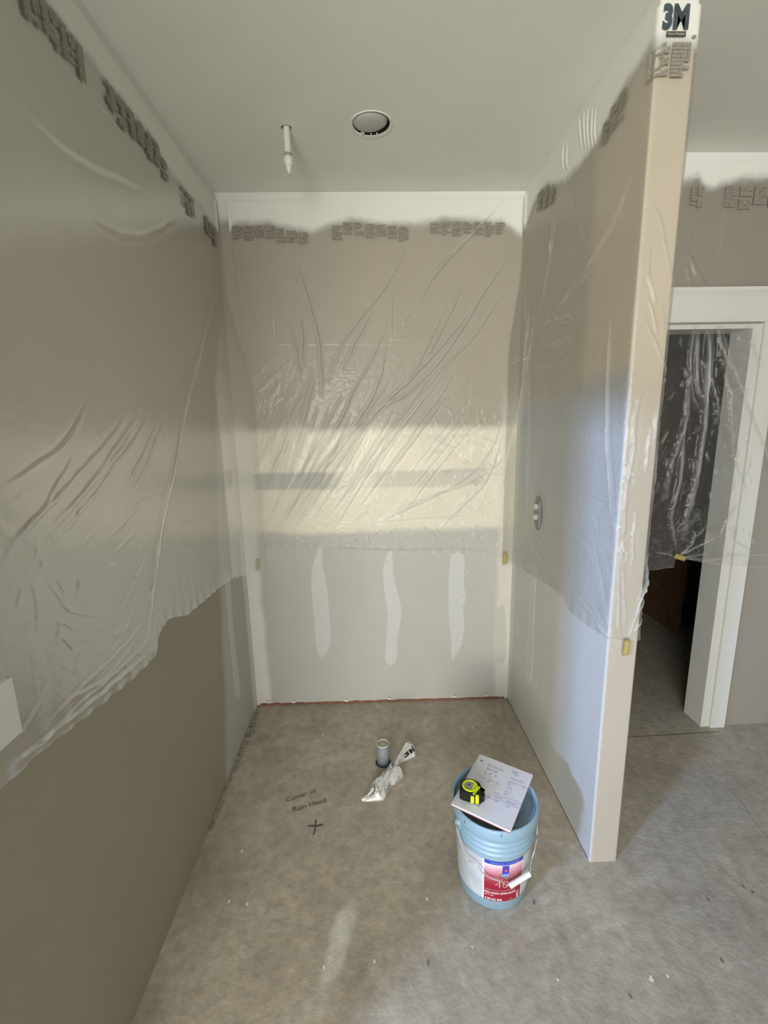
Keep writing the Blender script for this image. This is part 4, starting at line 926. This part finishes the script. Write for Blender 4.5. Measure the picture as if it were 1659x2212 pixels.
for ps, c in ((0.42, (0.30, 0.010, 0.028, 1)), (0.62, (0.42, 0.09, 0.12, 1)), (0.8, (0.66, 0.36, 0.42, 1))): q = e.new(ps); q.color = c
wrap('label_front', aL, aR, z_b, z_t, mr, 0.0014, lab)
M_LBLUE = mat('label_blue', (0.03, 0.05, 0.42), rough=.4, noise=.02); M_LRED = mat('logo_red', (.70, .06, .08), rough=.4, noise=.05); M_GOLD = mat('label_gold', (.45, .36, .26), rough=.4, noise=.1)
zh = z_t-z_b
wrap('label_band', aL, aR, z_t-zh*0.085, z_t, M_LBLUE, 0.0018, lab, 2)
def btxt(name, s_, size, ua, uz, mt, bold=0, sx=1.0, rot=0):
    a_c = aL+(aR-aL)*ua; z_c = z_b+zh*uz
    def bd(q):
        x_, y_ = (q.x, q.y) if not rot else (-q.y, q.x)
        return bpt(a_c+x_/0.133, z_c+y_, 0.0022+q.z)
    return text_mesh(name, s_, size, None, mt, lab, depth=0.0002, bold=bold, sx=sx, bend=bd)
def brect(name, ua0, ua1, uz0, uz1, mt, off): return wrap(name, aL+(aR-aL)*ua0, aL+(aR-aL)*ua1, z_b+zh*uz0, z_b+zh*uz1, mt, off, lab, 2)
btxt('band_text', 'INTERIOR LATEX   LATEX INTERIEUR', 0.0062, .5, .955, mat('band_print', (.30, .45, .85), noise=.02))
brect('logo_square', .435, .60, .66, .90, M_LBLUE, 0.0018)
brect('logo_foot', .435, .60, .64, .70, mat('logo_sky', (.20, .35, .80), noise=.02), 0.0020)
bm = bmesh.new(); ac = aL+(aR-aL)*.518; zc_ = z_b+zh*.79
tri = [bm.verts.new(bpt(ac+dx/.133, zc_+dy, .0024)) for dx, dy in ((-.006, -.006), (.006, -.006), (.003, .004), (0, .008), (-.003, .003))]; bm.faces.new(tri); from_bm('logo_drop', bm, M_LRED, lab)
btxt('label_title', 'PROMAR', 0.021, .53, .60, M_GOLD, bold=-0.0004, sx=1.0)
btxt('label_title', '400', 0.046, .53, .43, mat('title_pale', (.62, .50, .42), rough=.4, noise=.1), bold=-0.0012, sx=1.1)
M_PW = mat('print_white', (.82, .80, .78), rough=.5, noise=.02)
btxt('label_text', 'INTERIOR LATEX / LATEX INTERIEUR', 0.0070, .40, .275, M_GOLD, sx=.95)
btxt('label_text', 'EXTRA WHITE / EXTRA BLANC', 0.0090, .40, .205, M_PW, bold=.0003, sx=.95)
btxt('label_text', 'B30 W 4651', 0.0070, .14, .145, M_PW, sx=.9)
btxt('label_text', '4 3/4 U.S. GAL', 0.0115, .25, .045, M_PW, bold=.0004, sx=.85)
btxt('label_text', '18.0 L', 0.0125, .90, .10, M_PW, bold=.0003, rot=1)
btxt('label_text', 'FLAT', 0.0060, .70, .045, M_GOLD)
# ears, bail and grip
earL = cyl(986, 1786, .150); earR = cyl(1161, 1786, .150)
for nm, (a, zz) in (('ear', earL), ('ear', (earL[0]+math.pi*0.96, earL[1]))):
    bm = bmesh.new(); lathe(bm, [(0.013, -0.012), (0.013, 0.002), (0.009, 0.004), (0.006, 0.009), (0.0, 0.010)], 20, cap=False); M = frame((0.1465*math.cos(a), 0.1465*math.sin(a), 0.290), (0, 0, 1), (math.cos(a), math.sin(a), 0))
    for v in bm.verts: v.co = M @ v.co
    from_bm(nm, bm, M_BLUE, t, True)
    bm = bmesh.new(); M = frame((0.1415*math.cos(a), 0.1415*math.sin(a), 0.268), (-math.sin(a), math.cos(a), 0), (math.cos(a), math.sin(a), 0)); box(bm, -.010, .010, -.012, .012, -.002, .006, .002)
    for v in bm.verts: v.co = M @ v.co
    from_bm('ear_rib', bm, M_BLUE, t)
def c3(px, py, r): a, z_ = cyl(px, py, r); return (r*math.cos(a), r*math.sin(a), z_)
wire = [c3(986, 1786, .158), c3(998, 1827, .157), c3(1007, 1855, .155), c3(1028, 1866, .152), c3(1046, 1888, .148), c3(1065, 1899, .147), c3(1084, 1904, .148), c3(1093, 1912, .150), c3(1103, 1912, .153)]
g0, g1 = c3(1101, 1914, .155), c3(1145, 1887, .157)
a_end = earL[0]+math.pi*0.96
wire2 = [g1, c3(1148, 1858, .160), c3(1156, 1832, .161), c3(1161, 1789, .160), (0.152*math.cos(a_end), .152*math.sin(a_end), .29)]
M_WIRE = mat('bail_wire', (.62, .63, .62), rough=.3, metal=.6, noise=.03)
bm = bmesh.new(); tube(bm, smooth_pts(wire, 4), .0016, 6); tube(bm, smooth_pts(wire2, 4), .0016, 6); hd = from_bm('handle', bm, M_WIRE, t, True)
bm = bmesh.new(); gv, gw = Vector(g0), Vector(g1); tube(bm, [gv.lerp(gw, f) for f in (0, .02, .30, .32, .34, .66, .68, .70, .98, 1)], [.006, .0085, .0085, .0078, .0085, .0085, .0078, .0085, .0085, .006], 16); from_bm('grip', bm, mat('grip_white', (.80, .84, .80), rough=.4, noise=.02), hd)
for px, py in ((1004, 1775), (1083, 1805)):
    a, zz = cyl(px, py, .1515); bm = bmesh.new(); M = frame((.1517*math.cos(a), .1517*math.sin(a), zz), (0, 0, 1), (math.cos(a), math.sin(a), 0)); box(bm, -.006, .006, -.0008, .0008, 0, .0006)
    for v in bm.verts: v.co = M @ v.co
    from_bm('rim_slot', bm, M_DARK, t)

# ---- notepad on the bucket
zp = BH+0.001
c0 = [Vector(at(a, b, 'floor', zp+0.008)) for a, b in ((1033, 1627), (1147, 1672), (1108, 1797), (978, 1738))]
xdir = ((c0[1]-c0[0])+(c0[2]-c0[3])).normalized(); ydir = Vector((-xdir.y, xdir.x, 0)); cen = sum(c0, Vector())/4
PW, PH = ((c0[1]-c0[0]).length+(c0[2]-c0[3]).length)/2, ((c0[3]-c0[0]).length+(c0[2]-c0[1]).length)/2
t = empty('notepad', (cen.x, cen.y, zp), math.atan2(xdir.y, xdir.x)); tag(t, 'white notepad with blue handwriting lying across the rim of the blue bucket', 'notepad')
M_PAPER = mat('paper', (.80, .79, .84), rough=.8, noise=.01, nscale=5)
bm = bmesh.new(); box(bm, -PW/2+.001, PW/2, -PH/2-.002, PH/2-.002, 0, .0015); from_bm('back_cover', bm, mat('cover_red', (.34, .10, .09), rough=.6, noise=.08), t)
def page_z(u, v): return .0075+0.004*max(0, v-.75)*0+.0012*math.sin(u*3.1)
bm = bmesh.new()
for k in range(4):
    zz = .0015+k*.0014; o_ = .0006*k; box(bm, -PW/2+o_, PW/2-o_, -PH/2+o_*1.5, PH/2, zz, zz+.0013)
from_bm('page_stack', bm, M_PAPER, t)
bm = bmesh.new(); g = [[bm.verts.new((-PW/2+PW*i/12, PH/2-PH*j/16, .0074+.002*max(0, (j-12)/4)**2*0.6+.0008*math.sin(i*.5))) for j in range(17)] for i in range(13)]
for i in range(12):
    for j in range(16): bm.faces.new((g[i][j], g[i][j+1], g[i+1][j+1], g[i+1][j]))
top = from_bm('top_page', bm, M_PAPER, t, True)
M_PEN = mat('pen_blue', (.20, .22, .42), rough=.7, noise=.2)
def ptxt(u, v, s_, size=.0105, rot=0.0, bold=0):
    M = Matrix.Translation((-PW/2+PW*u, PH/2-PH*v, .0092)) @ Matrix.Rotation(rot, 4, 'Z'); text_mesh('handwriting', s_, size, M, M_PEN, t, depth=.0001, shear=.25, bold=-.0001+bold, sx=.95)
for a in ((.38, .145, "Post bath select", .0105), (.71, .085, "Logo", .0120), (.74, .125, "water", .0100), (.34, .215, "Paper bath", .0105), (.80, .215, "Shower floor", .0100), (.34, .29, "12   x8    x2", .0105), (.30, .335, "17     2", .0105),
          (.70, .30, "27", .0115), (.70, .335, "12", .0115), (.86, .285, "11x11 = 105 sf", .0105), (.40, .40, "5.2   12x7    2.5", .0110), (.36, .44, "8", .011), (.72, .40, "17.2", .0115), (.73, .47, "3 x 2", .0105), (.71, .51, "10", .0105), (.60, .56, "pack", .0105),
          (.62, .615, "18x8 =", .0105), (.55, .67, "3.25 + 324", .0115), (.85, .61, "105 sq ft", .0105), (.82, .69, "500", .0085)):
    ptxt(*a)
bm = bmesh.new(); pts = [(-PW/2+PW*.85+.038*math.cos(a), PH/2-PH*.61+.0125*math.sin(a), .0093) for a in np.linspace(0, 6.4, 40)]; tube(bm, pts, .0004, 4); from_bm('pen_ring', bm, M_PEN, t)
bm = bmesh.new()
for k in range(44):
    yy = PH/2-.004-k*(PH-.008)/43; box(bm, -PW/2+.0035, -PW/2+.0055, yy-.0012, yy+.0012, .0078, .0084)
tag(from_bm('perforation', bm, mat('perf_grey', (.45, .45, .48), noise=.05), t), kind='stuff')
for v_ in (.11, .86):
    bm = bmesh.new(); lathe(bm, [(.0035, .0078), (.0035, .0088)], 14, c=(-PW/2+.019, PH/2-PH*v_, 0)); from_bm('punched_hole', bm, M_INK, t)
bm = bmesh.new(); box(bm, -PW/2+.0315, -PW/2+.0320, -PH/2, PH/2, .0082, .0086); from_bm('margin_line', bm, mat('margin_pink', (.72, .55, .62), noise=.02), t)
bm = bmesh.new()
for k in range(28):
    yy = PH/2-.022-k*.0085; box(bm, -PW/2+.004, PW/2-.002, yy, yy+.00035, .0083, .0086)
tag(from_bm('ruled_lines', bm, mat('rule_blue', (.66, .69, .82), noise=.02), t), kind='stuff')

# ---- tape measure on the notepad
TZ = zp+.0095
p = at(1016, 1712, 'floor', TZ+.012); p2 = at(1046, 1716, 'floor', TZ+.012)
t = empty('tape_measure', (p[0], p[1], TZ), 0.0); t.rotation_euler = (0, 0, math.radians(-18)); tag(t, 'black and bright yellow tape measure resting on the notepad', 'tape measure')
M_BLK = mat('black_rubber', (.010, .012, .012), spec=.3, rough=.6, noise=.1); M_YEL = mat('bright_yellow', (.66, .80, .01), rough=.35, noise=.02)
def rounded(pts, r_, n=5):
    out = []
    for i in range(len(pts)):
        a, b, c = [Vector(pts[j % len(pts)]) for j in (i-1, i, i+1)]; d1_, d2_ = (a-b).normalized(), (c-b).normalized()
        for k in range(n+1):
            f = k/n; q = (b+d1_*r_)*(1-f)**2 + b*2*f*(1-f) + (b+d2_*r_)*f*f; out.append((q.x, q.y))
    return out
outl = rounded([(-.036, -.026), (.034, -.034), (.043, -.018), (.030, .030), (-.010, .037), (-.036, .022)], .012)
def pr(name, poly, z0, z1, mt, parent, bev=0):
    bm = bmesh.new(); prism(bm, poly, z1-z0, Matrix.Translation((0, 0, z0)))
    if bev: bmesh.ops.bevel(bm, geom=[e_ for e_ in bm.edges if abs(e_.verts[0].co.z-e_.verts[1].co.z) < 1e-6], offset=bev, segments=2, affect='EDGES')
    return from_bm(name, bm, mt, parent)
pr('case', outl, 0, .036, M_BLK, t, .0011)
ring = lambda r_, cx=-.002, cy=.004, n=36: [(cx+r_*math.cos(6.2832*k/n), cy+r_*math.sin(6.2832*k/n)) for k in range(n)]
def annulus(name, r0, r1, z0, z1, mt, parent, c=(-.002, .004)):
    bm = bmesh.new(); lathe(bm, [(r0, z0), (r1, z0), (r1, z1-.0015), (r1-.0015, z1), (r0+.001, z1), (r0, z1-.001), (r0, z0)], 40, c=(c[0], c[1], 0), cap=False); return from_bm(name, bm, mt, parent, True)
annulus('yellow_ring', .0195, .0275, .034, .0385, M_YEL, t)
pr('label_disc', ring(.0195), .035, .0368, mat('disc_grey', (.30, .29, .25), rough=.4, noise=.1), t)
pr('label_segment', [(-.002+.018*math.cos(a), .004+.018*math.sin(a)) for a in np.linspace(-1.25, .75, 14)], .0368, .0374, M_YEL, t)
pr('logo_mark', [(-.010, .006), (-.003, .004), (-.002, .008), (-.006, .010)], .0368, .0376, M_BLK, t)
bm = bmesh.new(); box(bm, .004, .016, -.0365, -.030, .004, .030, .002); from_bm('side_panel', bm, M_YEL, t)
bm = bmesh.new(); box(bm, .020, .032, -.0375, -.030, .006, .0375, .002); from_bm('side_panel', bm, M_YEL, t)
bm = bmesh.new(); prism(bm, [(.010, -.030), (.016, -.033), (.034, .004), (.028, .008)], .003, Matrix.Translation((0, 0, .0352))); from_bm('lock_strip', bm, M_YEL, t)
bm = bmesh.new(); box(bm, .036, .050, -.020, -.002, .004, .026, .003); from_bm('blade_mouth', bm, M_BLK, t)
bm = bmesh.new(); box(bm, .049, .0505, -.018, -.004, .002, .014); from_bm('end_hook', bm, mat('hook_steel', (.5, .5, .48), metal=.8, rough=.35, noise=.05), t)

# ---- dark shelving inside the closet behind the doorway
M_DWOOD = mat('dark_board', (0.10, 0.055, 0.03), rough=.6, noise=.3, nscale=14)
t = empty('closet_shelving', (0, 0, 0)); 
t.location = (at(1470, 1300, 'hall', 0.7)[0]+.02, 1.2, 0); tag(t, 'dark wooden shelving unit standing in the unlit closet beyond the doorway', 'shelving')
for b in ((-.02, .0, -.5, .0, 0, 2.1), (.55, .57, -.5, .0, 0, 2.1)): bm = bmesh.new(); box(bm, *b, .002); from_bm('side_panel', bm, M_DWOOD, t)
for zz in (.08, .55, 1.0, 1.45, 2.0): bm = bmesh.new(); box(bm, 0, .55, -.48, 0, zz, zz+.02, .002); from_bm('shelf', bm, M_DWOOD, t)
